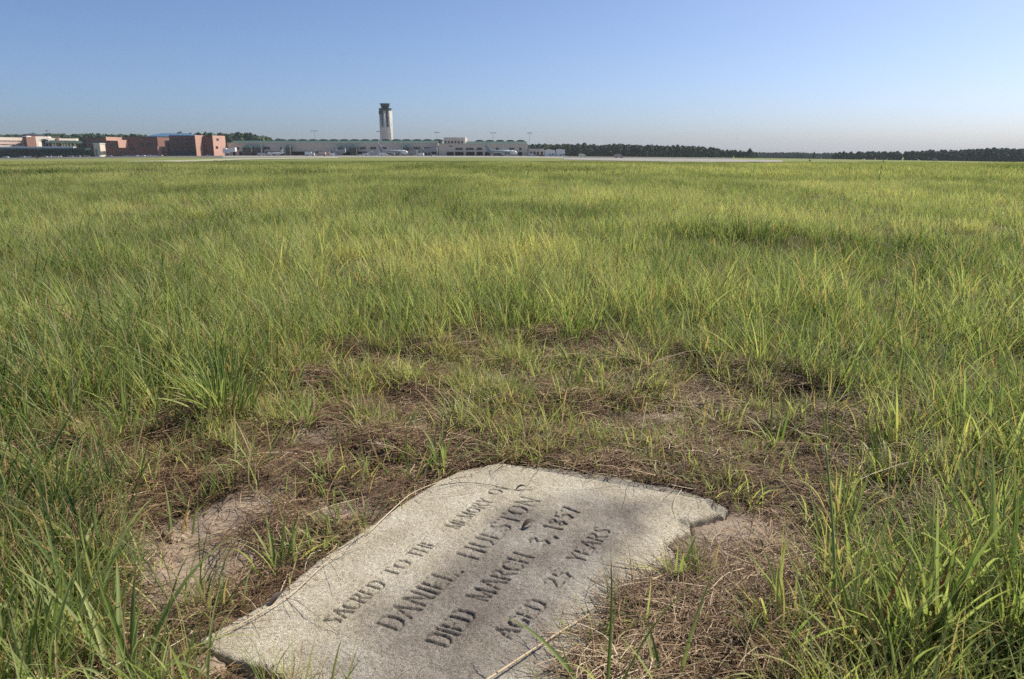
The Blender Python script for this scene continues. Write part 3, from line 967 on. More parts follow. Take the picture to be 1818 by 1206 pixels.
# extra for the heaps
ex, ey, ep, ez = [], [], [], []
for (u, v, ru, h_) in PILE[:5]:
    cx, cy = gp(u, v); k = int(620 * (ru / .10) ** 2)
    a = RNG.normal(0, ru * .6, k); b_ = RNG.normal(0, ru * .45, k)
    ex.append(cx + a); ey.append(cy + b_); ep.append(np.full(k, 1.0)); ez.append(RNG.uniform(0, 1, k) ** 1.5 * 0.035 * np.exp(-(a * a + b_ * b_) / (ru * ru)))
ex = np.concatenate(ex); ey = np.concatenate(ey); ep = np.concatenate(ep); ez = np.concatenate(ez)
sle = poly_sd(ex, ey, SLAB)
k = (sle > 0.035)
ex, ey, ep, ez, sle = ex[k], ey[k], ep[k], ez[k], sle[k]
zz = np.concatenate([terrain(x, y), np.maximum(terrain(ex, ey), np.where(sle < 0.01, SLAB_Z + .002, -9)) + ez])
x = np.concatenate([x, ex]); y = np.concatenate([y, ey]); pile = np.concatenate([pile, ep]); n = len(x)
tint = 0.42 + 0.26 * (fbm(x * 3, y * 3, 47, 3) - .5) * 2 + 0.12 * pile + RNG.normal(0, .17, n)
tint[:len(darkm)][darkm] = 0.30 + RNG.normal(0, .10, darkm.sum())
rt = np.stack([RNG.normal(0, .16, n), RNG.normal(0, .16, n), RNG.uniform(0, 6.283, n)], 1)
idx = RNG.integers(0, 5, n); lg = RNG.random(n) < .20; lg[:len(darkm)][darkm] = False; idx[:len(darkm)][darkm] = RNG.integers(8, 12, darkm.sum()); idx[lg] = RNG.integers(5, 8, lg.sum())
idx[len(x) - len(ex):] = RNG.integers(0, 5, len(ex))
scatter('dead_grass', c_straw, np.stack([x, y, zz + .002], 1), rt, RNG.uniform(.7, 1.25, n), idx, np.clip(tint, 0, 1))
# ------------------------------------------------------------------ singled-out tufts, stems and bits
BLADE = []
rb = np.random.default_rng(21)
for i in range(10):
    V, Fq, R, T = blades(1, .001, (.98, 1.02), (.026, .038), .10 + .03 * i, (.25 + .11 * i, .3 + .12 * i), 8, rb, three=True)
    # lean along +x
    az = math.atan2(V[-1][1] - V[0][1], V[-1][0] - V[0][0])
    c, s = math.cos(-az), math.sin(-az)
    V = np.stack([V[:, 0] * c - V[:, 1] * s, V[:, 0] * s + V[:, 1] * c, V[:, 2]], 1)
    BLADE.append(quads_mesh('blade', V, Fq, M_TUFT, True, {'rnd': np.full(len(R), 0.2 + 0.06 * i), 'along': T}))
M_RED = plain('reddened_blade', (0.42, 0.13, 0.045), .5)
M_DARK = plain('dark_seed_stem', (0.035, 0.045, 0.020), .6)
TUFTS = [  # base u, v, blades, height, blade width factor, spread, label
 (405, 748, 95, .27, .80, .085, 'big drooping bright green grass tuft hanging over the soil, left of the middle'),
 (785, 838, 20, .13, .75, .035, 'leafy green grass tuft at the far left corner of the grave slab'),
 (655, 842, 9, .12, .8, .018, 'slim upright grass tuft standing left of the slab, beside the leafy corner tuft'),
 (376, 893, 5, .09, .9, .008, 'lone upright grass sprout on dark soil, far left of the slab'),
 (1124, 832, 6, .10, .9, .010, 'small sprout just beyond the grey ledge of the slab'),
 (1242, 852, 8, .075, .9, .014, 'short spreading sprout behind the far right corner of the slab'),
 (1310, 874, 6, .075, 1.0, .009, 'stubby sprout with close blades, first right of the slab corner'),
 (1378, 800, 16, .17, .75, .022, 'tall yellow-green tuft on dark soil, right of the slab corner'),
 (1286, 760, 14, .13, .7, .025, 'leaning green tuft on the dark soil, left of the tall yellow-green one'),
 (1198, 1052, 11, .11, 1.0, .020, 'green sprout growing out of the broken right edge of the slab'),
 (1232, 1050, 6, .075, 1.0, .010, 'smaller sprout right beside the one in the broken slab edge'),
 (497, 1022, 16, .12, .75, .045, 'loose stand of green shoots along the near left edge of the slab'),
 (600, 965, 12, .09, .7, .04, 'low green shoots against the left edge of the slab, further up'),
 (545, 765, 16, .13, .7, .03, 'spiky green tuft on the soil right of the big drooping tuft'),
 (900, 720, 15, .13, .7, .035, 'green tuft on the soil behind the slab, near the standing grass'),
 (1010, 700, 22, .13, .7, .05, 'wide low green tuft behind the slab with dark soil below'),
 (1470, 800, 22, .15, .7, .06, 'fine bluish tuft on the right-hand soil before the tall grass'),
 (1580, 860, 24, .15, .8, .06, 'bright low tuft among scrappy grass to the far right of the slab'),
 (232, 1236, 18, .24, 1.0, .025, 'broad-bladed tuft rising from the bottom edge, left of the slab'),
 (60, 1240, 30, .25, .95, .06, 'broad-bladed tuft at the bottom left corner'),
 (150, 1120, 20, .24, 1.0, .05, 'tall tuft at the left edge above the corner tuft'),
 (1075, 1290, 6, .24, .8, .010, 'few long blades reaching up over the bottom right edge of the slab'),
 (1190, 1262, 9, .22, .9, .014, 'upright blades in front of the straw heap at the bottom edge'),
 (575, 1270, 6, .13, .85, .020, 'few thin blades leaning over the near left of the slab'),
 (1545, 1180, 18, .20, .85, .035, 'tuft with one reddened blade right of the straw heap'),
 (1640, 1150, 34, .27, .85, .06, 'dense tall tuft at the lower right, nearest the reddened one'),
 (1770, 1130, 42, .32, .85, .07, 'tallest dense tuft at the lower right edge'),
]
for (u, v, nb, h, wf, spread, lab) in TUFTS:
    bx, by = gp(u, v)
    t = thing('grass_tuft', lab, 'grass tuft', (bx, by, tz(bx, by) - .004), 0, 'single grass tufts round the slab')
    for i in range(nb):
        o = link('blade', BLADE[rb.integers(0, 10)], t)
        a = rb.random() * 6.283; rr = spread * math.sqrt(rb.random())
        o.location = (rr * math.cos(a), rr * math.sin(a), 0)
        hh = h * rb.uniform(.6, 1.35)
        o.rotation_euler = (rb.normal(0, .12), rb.normal(0, .12), a + rb.normal(0, .6))
        ws = wf * .245 * rb.uniform(.8, 1.15) * (1.0 if h > .1 else .7)
        o.scale = (hh, max(ws, .05), hh)
    if 'reddened' in lab:
        me = BLADE[2].copy(); me.materials.clear(); me.materials.append(M_RED)
        o = link('blade', me, t, (0.0, 0, 0)); o.scale = (.24, .28, .235); o.rotation_euler = (0, .1, .5); o['label'] = 'orange-red curled grass blade'

def stem(name, pts_px, rad, label, cat, mat=None, z=None, lift=0.0, group=None, zs=None):
    P = []
    for i, (u, v) in enumerate(pts_px):
        zz = (zs[i] if zs else (z if z is not None else SLAB_Z + .003))
        x_, y_ = gp(u, v, zz)
        P.append((x_, y_, zz))
    # smooth the path
    pts = []
    for i in range(len(P) - 1):
        p0 = np.array(P[max(i - 1, 0)]); p1 = np.array(P[i]); p2 = np.array(P[i + 1]); p3 = np.array(P[min(i + 2, len(P) - 1)])
        for s in range(6):
            t = s / 6
            pts.append(0.5 * ((2 * p1) + (-p0 + p2) * t + (2 * p0 - 5 * p1 + 4 * p2 - p3) * t * t + (-p0 + 3 * p1 - 3 * p2 + p3) * t ** 3))
    pts.append(np.array(P[-1]))
    o0 = pts[0].copy()
    rr = [rad * (1 - .6 * i / (len(pts) - 1)) for i in range(len(pts))]
    mb = MB().tube([tuple(p - o0) for p in pts], rr, 5)
    me = mb.mesh(name, mat or M_STEM, True)
    return link(name, me, None, tuple(o0), label, cat, group)

stem('dry_stalk', [(800, 1248), (872, 1202), (985, 1128), (1040, 1094), (1092, 1062)], .0025, 'long pale dry stalk lying across the near right corner of the slab', 'dry stalk',
     zs=[.045, .046, .042, .040, .045])
stem('dry_stalk', [(965, 1124), (1020, 1122), (1075, 1098), (1140, 1076)], .0017, 'thin curved dry stalk branching beside the long pale one on the slab', 'dry stalk',
     zs=[.040, .042, .046, .05])
stem('dry_stalk', [(372, 1136), (430, 1106), (520, 1052), (585, 994), (650, 962)], .0016, 'thin straw stem trailing along the near left edge of the slab', 'dry stalk', zs=[.04, .046, .045, .046, .045])
stem('dry_stalk', [(652, 948), (700, 902), (735, 874), (790, 852), (842, 838)], .0015, 'thin straw stem curving along the far left edge of the slab', 'dry stalk', zs=[.04, .046, .05, .047, .043])
stem('dry_stalk', [(782, 862), (820, 857), (870, 861), (915, 870), (950, 868)], .0011, 'hair-thin dark strip standing for a shadow line on the pale top corner of the slab', 'dry stalk', mat=M_DARK, zs=[.045, .041, .039, .038, .038])  # cast shadow line of a blade, laid as a dark tube
stem('dry_stalk', [(785, 878), (830, 874), (862, 871)], .0010, 'short hair-thin stem on the slab just below the dark shadow line', 'dry stalk', zs=[.044, .040, .038])
stem('dry_stalk', [(1168, 852), (1205, 832), (1216, 818)], .0016, 'short pale straw sticking up behind the slab ledge', 'dry stalk', zs=[.02, .05, .07])
stem('dry_stalk', [(1210, 870), (1199, 886), (1196, 902), (1204, 918)], .0011, 'small bent straw curled on the far right of the slab', 'dry stalk', zs=[.05, .042, .038, .040])
stem('dry_stalk', [(1260, 1000), (1262, 970), (1272, 950), (1300, 944), (1345, 936)], .0015, 'hooked straw on the sandy soil right of the slab', 'dry stalk', zs=[.02, .035, .045, .04, .03])
stem('dry_stalk', [(1115, 1065), (1180, 1060), (1260, 1052), (1330, 1040)], .0014, 'straw lying level behind the straw heap', 'dry stalk', zs=[.045, .05, .05, .04])
stem('dry_stalk', [(1135, 800), (1140, 760), (1148, 715)], .0018, 'pale dry stalk standing upright behind the slab', 'dry stalk', zs=[.01, .07, .13])
stem('dry_stalk', [(1212, 640), (1214, 600), (1216, 556)], .0022, 'whitish dry stalk standing in the near rim of the tall grass', 'dry stalk', zs=[.02, .12, .23])
stem('dry_stalk', [(1555, 830), (1570, 800), (1590, 786), (1606, 792)], .0020, 'pale hooked straw in the scrappy grass on the far right', 'dry stalk', zs=[.02, .06, .08, .07])
stem('seed_stalk', [(1478, 1150), (1482, 1040), (1478, 930), (1466, 790)], .0044, 'thick green seed stalk with dark tip standing right of the slab', 'seed stalk', mat=plain('green_stalk', (.24, .30, .08), .5), zs=[.0, .10, .20, .335])
stem('seed_stalk', [(1497, 712), (1500, 665), (1510, 606)], .0040, 'dark brown seed stalk at the edge of the tall grass on the right', 'seed stalk', mat=M_DARK, zs=[.0, .09, .20])
for (u, v, h_, lab) in [(1040, 318, .42, 'thin dark weed stalk far out in the meadow, left of the hollow'), (1560, 318, .5, 'thin dark weed stalk far out in the meadow, right of the hollow'),
                        (1505, 316, .45, 'thin dark weed stalk far out beyond the hollow'), (935, 325, .4, 'leaning weed stalk far out in the middle of the meadow')]:
    x_, y_ = gp(u, v + 6)
    mb = MB().tube([(0, 0, -.02), (.01, 0, h_ * .5), (.035, .01, h_)], [.006, .005, .003], 5)
    mb.tube([(.03, .008, h_ * .8), (.04, .01, h_ * 1.05)], [.012, .004], 5)
    link('seed_stalk', mb.mesh('seed_stalk', M_DARK, True), None, (x_, y_, tz(x_, y_)), lab, 'seed stalk')

def pebble(name, px, z0, thick, mat, label, cat, seed=1, zb=None):
    """flat-topped broken stone over an outline measured in the frame"""
    P = gpoly(px, z0)
    o = P.mean(0)
    rr = np.random.default_rng(seed)
    m = []
    pts = []
    for i in range(len(P)):
        a, b = P[i], P[(i + 1) % len(P)]
        for s in range(3):
            q = a + (b - a) * s / 3 + rr.normal(0, .0015, 2)
            pts.append(q - o)
    V = []; Fc = []; k = len(pts)
    if sum(pts[i][0] * pts[(i + 1) % k][1] - pts[(i + 1) % k][0] * pts[i][1] for i in range(k)) < 0:
        pts = pts[::-1]
    for sc, z in ((1.06, z0 - thick), (1.03, z0 - .004), (.94, z0), (.5, z0 + .002)):
        for p in pts:
            V.append((p[0] * sc, p[1] * sc, z + rr.normal(0, .0012)))
    for l in range(3):
        for i in range(k):
            j = (i + 1) % k
            Fc.append((l * k + i, l * k + j, (l + 1) * k + j, (l + 1) * k + i))
    Fc.append(tuple(3 * k + i for i in range(k)))
    Fc.append(tuple(reversed(range(k))))
    me = mesh_from(name, V, Fc, mat, False)
    return link(name, me, None, (o[0], o[1], 0), label, cat)
M_CHIP = plain('pale_stone_chip', (.34, .27, .19), .9, 0, .35, 60, .2)
M_CHIP2 = plain('buried_stone', (.33, .26, .19), .95, 0, .4, 45, .2)
pebble('stone_chip', [(284, 939), (300, 936), (318, 938), (340, 948), (318, 958), (306, 961), (296, 950)], tz(*gp(312, 948)) + .017, .03, M_CHIP, 'pale triangular stone chip lying on the sandy soil, far left of the slab', 'stone', 3)
pebble('stone_fragment', [(342, 1166), (376, 1160), (402, 1178), (396, 1198), (352, 1200)], .022, .04, M_CHIP2, 'small pinkish stone lump at the near left corner of the slab', 'stone', 4)
pebble('stone_fragment', [(432, 1186), (470, 1192), (540, 1214), (620, 1262), (560, 1280), (440, 1240), (415, 1204)], .008, .05, M_CHIP, 'lower broken slab piece under the near left edge of the gravestone', 'stone', 5)
pebble('stone_chip', [(1196, 866), (1214, 862), (1226, 872), (1208, 880)], .020, .02, M_CHIP2, 'small brown stone against the ledge of the slab', 'stone', 6) if False else None
def leaf(label, u, v, L, W, rz, mat, z):
    x_, y_ = gp(u, v, z)
    V = []; Fc = []
    n_ = 8
    for i in range(n_ + 1):
        t = i / n_; w_ = W * math.sin(math.pi * min(t * .9 + .08, 1)) ** .8 * .5
        xx = (t - .5) * L; zc = .006 * math.sin(t * 3.1) + .004 * t
        V += [(xx, -w_, zc + w_ * .8), (xx, 0, zc), (xx, w_, zc + w_ * 1.0)]
    k = len(V)
    V += [(a, b, c - .0006) for a, b, c in V]
    for i in range(n_):
        for c in range(2):
            q = i * 3 + c
            Fc += [(q, q + 3, q + 4, q + 1), (k + q, k + q + 1, k + q + 4, k + q + 3)]
    o = link('dead_leaf', mesh_from('dead_leaf', V, Fc, mat, True), None, (x_, y_, z), label, 'leaf')
    o.rotation_euler = (0.1, -.12, rz)
M_LEAF = plain('dead_leaf_brown', (.055, .035, .024), .7)
leaf('curled dark brown leaf lying on the grave slab above the date', 938, 933, .040, .013, .65, M_LEAF, SLAB_Z + .004)
leaf('small dark leaf scrap on the slab at the end of the first line', 925, 868, .030, .007, .15, M_LEAF, SLAB_Z + .003)
leaf('dark leaf scrap in the notch of the near left slab edge', 491, 1066, .04, .012, 1.2, M_LEAF, SLAB_Z + .002)

#FAR_BEGIN
# ------------------------------------------------------------------ far buildings
M_TAN = plain('terminal_stucco', (.60, .53, .44), .85, var=.08, scale=.3)
M_TAN2 = plain('terminal_stucco_warm', (.64, .56, .465), .85, var=.08, scale=.3)
M_GREENROOF = plain('green_metal_roof', (.042, .085, .074), .75, var=.15, scale=.4)
M_GLASS = plain('dark_window_glass', (.018, .022, .026), .12, var=.2, scale=.5, spec=.6)
M_SHADE_TRIM = plain('bay_shade_dark_trim', (.05, .048, .048), .8, var=.3)  # shade of bays and slots put into the colour; dark copings, frames too
M_BRICK_SHADE = plain('shaded_brick', (.22, .115, .088), .9, var=.15, scale=.8)  # brick with its shade put into the colour; stair tower and chimney too
M_BRICK_SUN = plain('sunlit_brick', (.52, .31, .235), .9, var=.10, scale=.8)  # the same brick with sunlight put into the colour
M_CREAM = plain('cream_precast', (.74, .64, .54), .85, var=.07, scale=.5)
M_WHITE = plain('white_paint', (.80, .79, .76), .45, var=.04, scale=1)
M_CONCT = plain('tower_concrete', (.56, .53, .47), .8, var=.06, scale=.2)
M_CABG = plain('green_cab_panel', (.035, .075, .07), .35, var=.2, scale=.5)
M_BLUER = plain('blue_metal_roof', (.06, .15, .24), .4, var=.1, scale=.3)
M_CANOPY = plain('dark_green_canopy', (.02, .065, .045), .6, var=.25, scale=.6)
M_STEEL = plain('galvanised_steel', (.34, .35, .35), .5, .3, .1)
M_GREY = plain('grey_paint', (.30, .31, .32), .5, var=.1)
M_TYRE = plain('tyre_rubber', (.02, .02, .02), .8)
M_DKPANEL = plain('dark_gate_panel', (.075, .075, .065), .7, var=.25)
M_SILVER = plain('silver_paint', (.45, .46, .48), .35, .3, .05)
M_REDP = plain('red_paint', (.32, .05, .04), .35, 0, .05)
M_BLUEP = plain('dark_blue_paint', (.03, .05, .11), .3, 0, .05)
M_BLACKP = plain('black_paint', (.02, .02, .022), .3, 0, .05)
M_TANP = plain('beige_paint', (.50, .42, .32), .4, 0, .05)

class Bld:
    """a building thing whose parts are modelled in world coordinates"""
    def __init__(self, name, label, cat, u, D, group=None):
        self.loc = Vector((X(u, D), D, tz(X(u, D), D)))
        self.t = thing(name, label, cat, self.loc, 0, group)
        self.zb = self.loc.z - 1.5
    def part(self, name, mb, mat, parent=None, label=None, sm=False):
        if parent is None:
            o = link(name, mb.mesh(name, mat, sm), self.t, tuple(-self.loc), label)
        else:
            o = link(name, mb.mesh(name, mat, sm), parent, (0, 0, 0), label)
        return o
    def window(self, u0, u1, v0, v1, D, fr, gl=None, proud=.12):
        x0, x1, z1, z0 = X(u0, D), X(u1, D), Z(v0, D), Z(v1, D)
        w = .28
        m = MB().box(x0, x1, D - proud, D + .05, z0, z0 + w).box(x0, x1, D - proud, D + .05, z1 - w, z1)
        m.box(x0, x0 + w, D - proud, D + .05, z0 + w, z1 - w).box(x1 - w, x1, D - proud, D + .05, z0 + w, z1 - w)
        f = self.part('window', m, fr)
        g = MB()
        n_ = max(1, round((x1 - x0) / 2.4))
        for i in range(1, n_):
            xm = x0 + (x1 - x0) * i / n_
            g.box(xm - .06, xm + .06, D - .09, D + .02, z0 + w, z1 - w)
        if n_ > 1:
            self.part('mullion', g, fr, f)
        self.part('pane', MB().box(x0 + w, x1 - w, D - .03, D + .03, z0 + w, z1 - w), gl or M_GLASS, f)

def facade(p0, p1, z0, z1, thick, mb=None):
    (u0, D0), (u1, D1) = p0, p1
    a = (X(u0, D0), D0); b = (X(u1, D1), D1)
    mb = mb or MB()
    return mb.prism([a, b, (b[0], b[1] + thick), (a[0], a[1] + thick)], z0, z1)

# --- terminal
DT = 640
T = Bld('terminal_building', 'long low tan airport terminal with green vaulted roof stretching across the horizon', 'terminal', 670, DT)
zt, zm = Z(254.8, DT), Z(269.3, DT)
T.part('wall', MB().box(X(405, DT), X(778, DT), DT, DT + 50, zm, zt), M_TAN)
T.part('parapet', MB().box(X(404, DT), X(778, DT), DT - .5, DT + .9, zt + .003, zt + .5), M_TAN2)
T.part('bay_wall', MB().box(X(406, DT), X(777, DT), DT + 5, DT + 49, T.zb, zm - .01), M_SHADE_TRIM)
opens = [(410, 418), (424, 430), (472, 504), (514, 556), (558, 600), (613, 621), (634, 652), (656, 674), (684, 712), (728, 742), (744, 758), (760, 774)]
edges = [405] + [e for o in opens for e in o] + [778]
for a, b in zip(edges[0::2], edges[1::2]):
    T.part('pier', MB().box(X(a, DT), X(b, DT), DT + .1, DT + 4.9, T.zb, zm - .01), M_TAN)
for (a, b) in [(421, 426), (447.5, 453), (469, 481), (497, 501), (639, 650), (657, 669), (677, 687), (733.5, 747), (753, 765)]:
    T.window(a, b, 260.5, 266, DT, M_TAN2)
for (a, b) in [(431, 446), (454, 464), (507, 515), (601, 612), (621, 633), (716, 727)]:
    x0, x1 = X(a, DT - 7), X(b, DT - 7); y0, y1 = DT - 7, DT - .02
    zb2, z1 = T.zb, Z(262.5, DT - 7); zc = Z(256.5, DT - 7)
    g = T.part('gate_house', MB().box(x0, x1, y0, y1, zb2, z1), M_DKPANEL)
    m = MB(); cx, cy = (x0 + x1) / 2, (y0 + y1) / 2
    m.v = [(x0 - .5, y0 - .5, z1 + .01), (x1 + .5, y0 - .5, z1 + .01), (x1 + .5, y1, z1 + .01), (x0 - .5, y1, z1 + .01), (cx, cy, zc)]
    m.f = [(0, 3, 2, 1), (0, 1, 4), (1, 2, 4), (2, 3, 4), (3, 0, 4)]
    T.part('roof', m, M_CABG, g)
z0r = Z(254.2, DT + 8)
rf = T.part('roof', MB().extr([(DT + 2, zt + .01), (DT + 50, zt + .01), (DT + 44, Z(250.2, DT + 20)), (DT + 12, Z(250.2, DT + 20))], X(407, DT), X(777, DT)), M_GREENROOF)
def vault(u0, u1, D, zbase, hh, depth, par, bld):
    x0, x1 = X(u0, D), X(u1, D); n_ = 8
    prof = []
    for i in range(n_ + 1):
        a = math.pi * i / n_
        prof.append(((x0 + x1) / 2 + (x1 - x0) * .48 * math.cos(a), zbase + hh * math.sin(a)))
    bld.part('roof_vault', MB().extr(prof, D, D + depth, 'y'), M_GREENROOF, par)
u = 419.5
for i in range(4):
    pass
u = 493.0
while u < 770:
    vault(u, u + 17.6, DT + 13, Z(250.3, DT + 20), 1.35, 28, rf, T); u += 18.4
# eastern block of the terminal
D2 = 630
R_ = Bld('terminal_wing', 'tan terminal block with a raised penthouse row of small windows, right end of the terminal', 'terminal', 860, D2)
zt2, zm2 = Z(256.4, D2), Z(269.8, D2)
R_.part('wall', MB().box(X(779, D2), X(937, D2), D2, D2 + 46, zm2, zt2), M_TAN2)
R_.part('parapet', MB().box(X(778.6, D2), X(937.4, D2), D2 - .5, D2 + .9, zt2 + .003, zt2 + .5), M_TAN)
R_.part('bay_wall', MB().box(X(780, D2), X(936, D2), D2 + 5, D2 + 45, R_.zb, zm2 - .01), M_SHADE_TRIM)
opens = [(793, 805.5), (807.5, 823), (827, 842.5), (846, 857), (861, 870.5), (876, 897), (920, 927)]
edges = [779] + [e for o in opens for e in o] + [937]
for a, b in zip(edges[0::2], edges[1::2]):
    R_.part('pier', MB().box(X(a, D2), X(b, D2), D2 + .1, D2 + 4.9, R_.zb, zm2 - .01), M_TAN2)
for (a, b) in [(808, 822), (827, 841.5), (846, 856.5), (864, 870), (880, 886), (903.5, 913), (921, 926.5)]:
    R_.window(a, b, 262, 268.2 if a > 860 and a < 872 else 267.3, D2, M_TAN)
ph = R_.part('penthouse', MB().box(X(787.5, D2), X(825.5, D2), D2 + 4, D2 + 34, zt2 + .01, Z(244.2, D2 + 4)), M_TAN)
for i in range(6):
    a = 790 + i * 5.9
    x0, x1 = X(a, D2 + 4), X(a + 2.8, D2 + 4)
    R_.part('window', MB().box(x0, x1, D2 + 3.9, D2 + 4.02, Z(254.6, D2 + 4), Z(250.4, D2 + 4)), M_GLASS, ph)
R_.part('louvre', MB().box(X(797.5, D2), X(803.5, D2), D2 - .1, D2 + .02, Z(260.6, D2), Z(258.8, D2)), M_GLASS)
r2 = R_.part('roof', MB().extr([(D2 + 2, zt2 + .02), (D2 + 46, zt2 + .02), (D2 + 40, Z(251.5, D2 + 20)), (D2 + 12, Z(251.5, D2 + 20))], X(827, D2), X(935.5, D2)), M_GREENROOF)
u = 843.0
while u < 925:
    vault(u, u + 17.2, D2 + 13, Z(251.6, D2 + 20), 1.3, 26, r2, R_); u += 18.1

# --- low annex, trailers
A = Bld('annex_building', 'low grey annex with dark doors joined to the right end of the terminal', 'building', 952, 628)
A.part('wall', MB().box(X(938, 628), X(966, 628), 628, 646, A.zb, Z(264.5, 628)), M_TAN)
A.part('roof', MB().box(X(937.6, 628), X(966.4, 628), 627.5, 646.5, Z(264.5, 628) + .01, Z(264.0, 628)), M_GREY)
for a, b in ((941, 945), (947, 951), (953, 957), (960, 964)):
    A.part('door', MB().box(X(a, 628), X(b, 628), 627.9, 628.05, A.zb, Z(269.5, 628)), M_GLASS)
for (a, b, v0, lab) in ((967.5, 986, 265.6, 'white flat-roofed hut nearest the grey annex'), (988.5, 1003, 264.8, 'white gabled hut at the far right end of the airport buildings')):
    W = Bld('white_hut', lab, 'hut', (a + b) / 2, 610)
    W.part('wall', MB().box(X(a, 610), X(b, 610), 610, 618, W.zb, Z(v0 + 1.6, 610)), M_WHITE)
    zz0, zz1 = Z(v0 + 1.6, 610) + .01, Z(v0, 610)
    xm = (X(a, 610) + X(b, 610)) / 2
    W.part('roof', MB().extr([(X(a, 610) - .3, zz0), (X(b, 610) + .3, zz0), (xm, zz1)], 609.7, 618.3, 'y'), M_WHITE)
    W.part('door', MB().box(xm - .6, xm + .6, 609.9, 610.05, W.zb, W.loc.z + 2.2), M_GREY)
    W.part('window', MB().box(xm + 1.6, xm + 3, 609.9, 610.05, W.loc.z + 1, W.loc.z + 2.1), M_GLASS)

# --- control tower
DC = 775
C = Bld('control_tower', 'tall pale concrete control tower with dark green cab rising behind the terminal', 'control tower', 687.5, DC)
cx, cy = C.loc.x, DC
px = X(688, DC) - X(687, DC)
zs1 = Z(197.0, DC)
R0 = 3.1 * px
C.part('shaft_core', MB().lathe(cx, cy, [(6.2 * px, C.zb), (6.2 * px, zs1)], 8), plain('recess_shade_concrete', (.20, .19, .18), .8))  # shade between the columns put into the core colour
for k, a in enumerate((-172, -96, -38, 20, 80, 130)):
    ar = math.radians(a)
    C.part('column', MB().lathe(cx + 8.4 * px * math.cos(ar), cy + 8.4 * px * math.sin(ar), [(2.9 * px, C.zb), (2.9 * px, zs1)], 12), M_CONCT, sm=True)
C.part('shaft_base', MB().lathe(cx, cy, [(11.0 * px, C.zb), (11.0 * px, Z(226, DC)), (10.2 * px, Z(225.4, DC))], 12), M_CONCT)
C.part('gallery', MB().lathe(cx - .6 * px, cy, [(10.4 * px, zs1 + .02), (11.2 * px, Z(195.5, DC)), (10.8 * px, Z(193.6, DC)), (7, Z(192.6, DC))], 16), M_CABG)
C.part('service_box', MB().box(cx - 11 * px, cx - 7 * px, cy - 6 * px, cy - 1 * px, Z(203, DC), Z(197.2, DC)), M_CABG)
cab = C.part('cab', MB().lathe(cx - .6 * px, cy, [(6.2 * px, Z(192.6, DC)), (6.4 * px, Z(190.8, DC)), (7.9 * px, Z(186.2, DC))], 12), M_GLASS)
C.part('cab_roof', MB().lathe(cx - .6 * px, cy, [(8.3 * px, Z(186.2, DC) + .01), (8.3 * px, Z(184.8, DC)), (6, Z(184.2, DC))], 12), M_CABG)
for k in range(12):
    a = 2 * math.pi * k / 12
    ca, sa = math.cos(a), math.sin(a)
    C.part('cab_mullion', MB().tube([(cx - .6 * px + 6.5 * px * ca, cy + 6.5 * px * sa, Z(190.8, DC)), (cx - .6 * px + 8.0 * px * ca, cy + 8.0 * px * sa, Z(186.2, DC))], .14, 4), M_CABG, cab)
C.part('antenna', MB().tube([(cx, cy, Z(184.3, DC)), (cx, cy, Z(180.5, DC))], .08, 5), M_STEEL)

# --- brick office blocks (zigzag front: shade painted into dull fronts, sunlight into salmon faces turned right)
DB = 640
def brick(name, label, segs, vt, D, thick=26):
    """segs: (u0, u1, kind, v_top); kind 'b' front in shade brown, 's' face in sunlit salmon, turned to the right"""
    umid = (segs[0][0] + segs[-1][1]) / 2
    B = Bld(name, label, 'building', umid, D)
    for (u0, u1, kind, v1, v2) in segs:
        w = X(u1, D) - X(u0, D)
        zb = B.zb if v2 is None else Z(v2, D)
        z1 = Z(v1, D)
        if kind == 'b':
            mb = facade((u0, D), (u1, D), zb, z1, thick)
            B.part('wall', mb, M_BRICK_SHADE)
            B.part('coping', facade((u0, D - .3), (u1, D - .3), z1 + .01, z1 + .5, thick), M_SHADE_TRIM)
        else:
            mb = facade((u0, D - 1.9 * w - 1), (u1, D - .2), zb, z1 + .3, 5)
            B.part('wall', mb, M_BRICK_SUN, label='brick face with sunlight put into its salmon colour')
    return B
B1 = brick('brick_building', 'low brick building with shade-dark walls and sunlit salmon corner boxes, between the green canopy and the taller block', [
    (155, 192, 'b', 245.2, None), (191.5, 214, 's', 244.6, 250.3), (192, 222, 'b', 250.8, None), (212, 229, 's', 249.6, 262.6), (222, 282, 'b', 243.6, None), (281, 294, 's', 261.2, None), (294, 302, 's', 250.2, None)], 244, DB)
for (a, b, v0, v1) in [(197, 210, 257, 261), (250, 258, 254.5, 260), (262, 272, 254.5, 260), (232, 242, 262, 268), (182, 189, 254, 258)]:
    B1.window(a, b, v0, v1, DB, M_SHADE_TRIM)
B2 = brick('brick_building', 'tall reddish brick block with a sunlit salmon pier and corner tower, left of the terminal', [
    (303, 349, 'b', 241.6, None), (349, 362, 's', 241.2, None), (363, 380, 'b', 242.2, None), (380, 398, 's', 242.0, None)], 242, DB - 6)
for i in range(5):
    for j, (v0, v1) in enumerate(((246, 249.5), (253, 256.5), (259.5, 263.5))):
        a = 307 + i * 8.2
        B2.window(a, a + 5.6, v0, v1, DB - 6, M_SHADE_TRIM)
B2.part('carport', facade((304, DB - 12), (346, DB - 12), B2.zb, Z(268.6, DB), 5.9), M_SHADE_TRIM)
def face_box(B, u0, u1, v0, v1, mat, nm):
    D = DB - 6; us, ue = 380, 398
    w = X(ue, D) - X(us, D)
    f = lambda u: (D - 1.9 * w - 1) + ((u - us) / (ue - us)) * (1.9 * w + .8) - .15
    B.part(nm, facade((u0, f(u0)), (u1, f(u1)), Z(v1, D), Z(v0, D), .2), mat)
face_box(B2, 386, 391, 246.4, 250.4, M_GLASS, 'window')
face_box(B2, 384, 388, 260, 264.6, M_GLASS, 'window')
BR = Bld('hip_roofed_building', 'building with a blue hipped metal roof showing above the brick blocks', 'building', 305, 700)
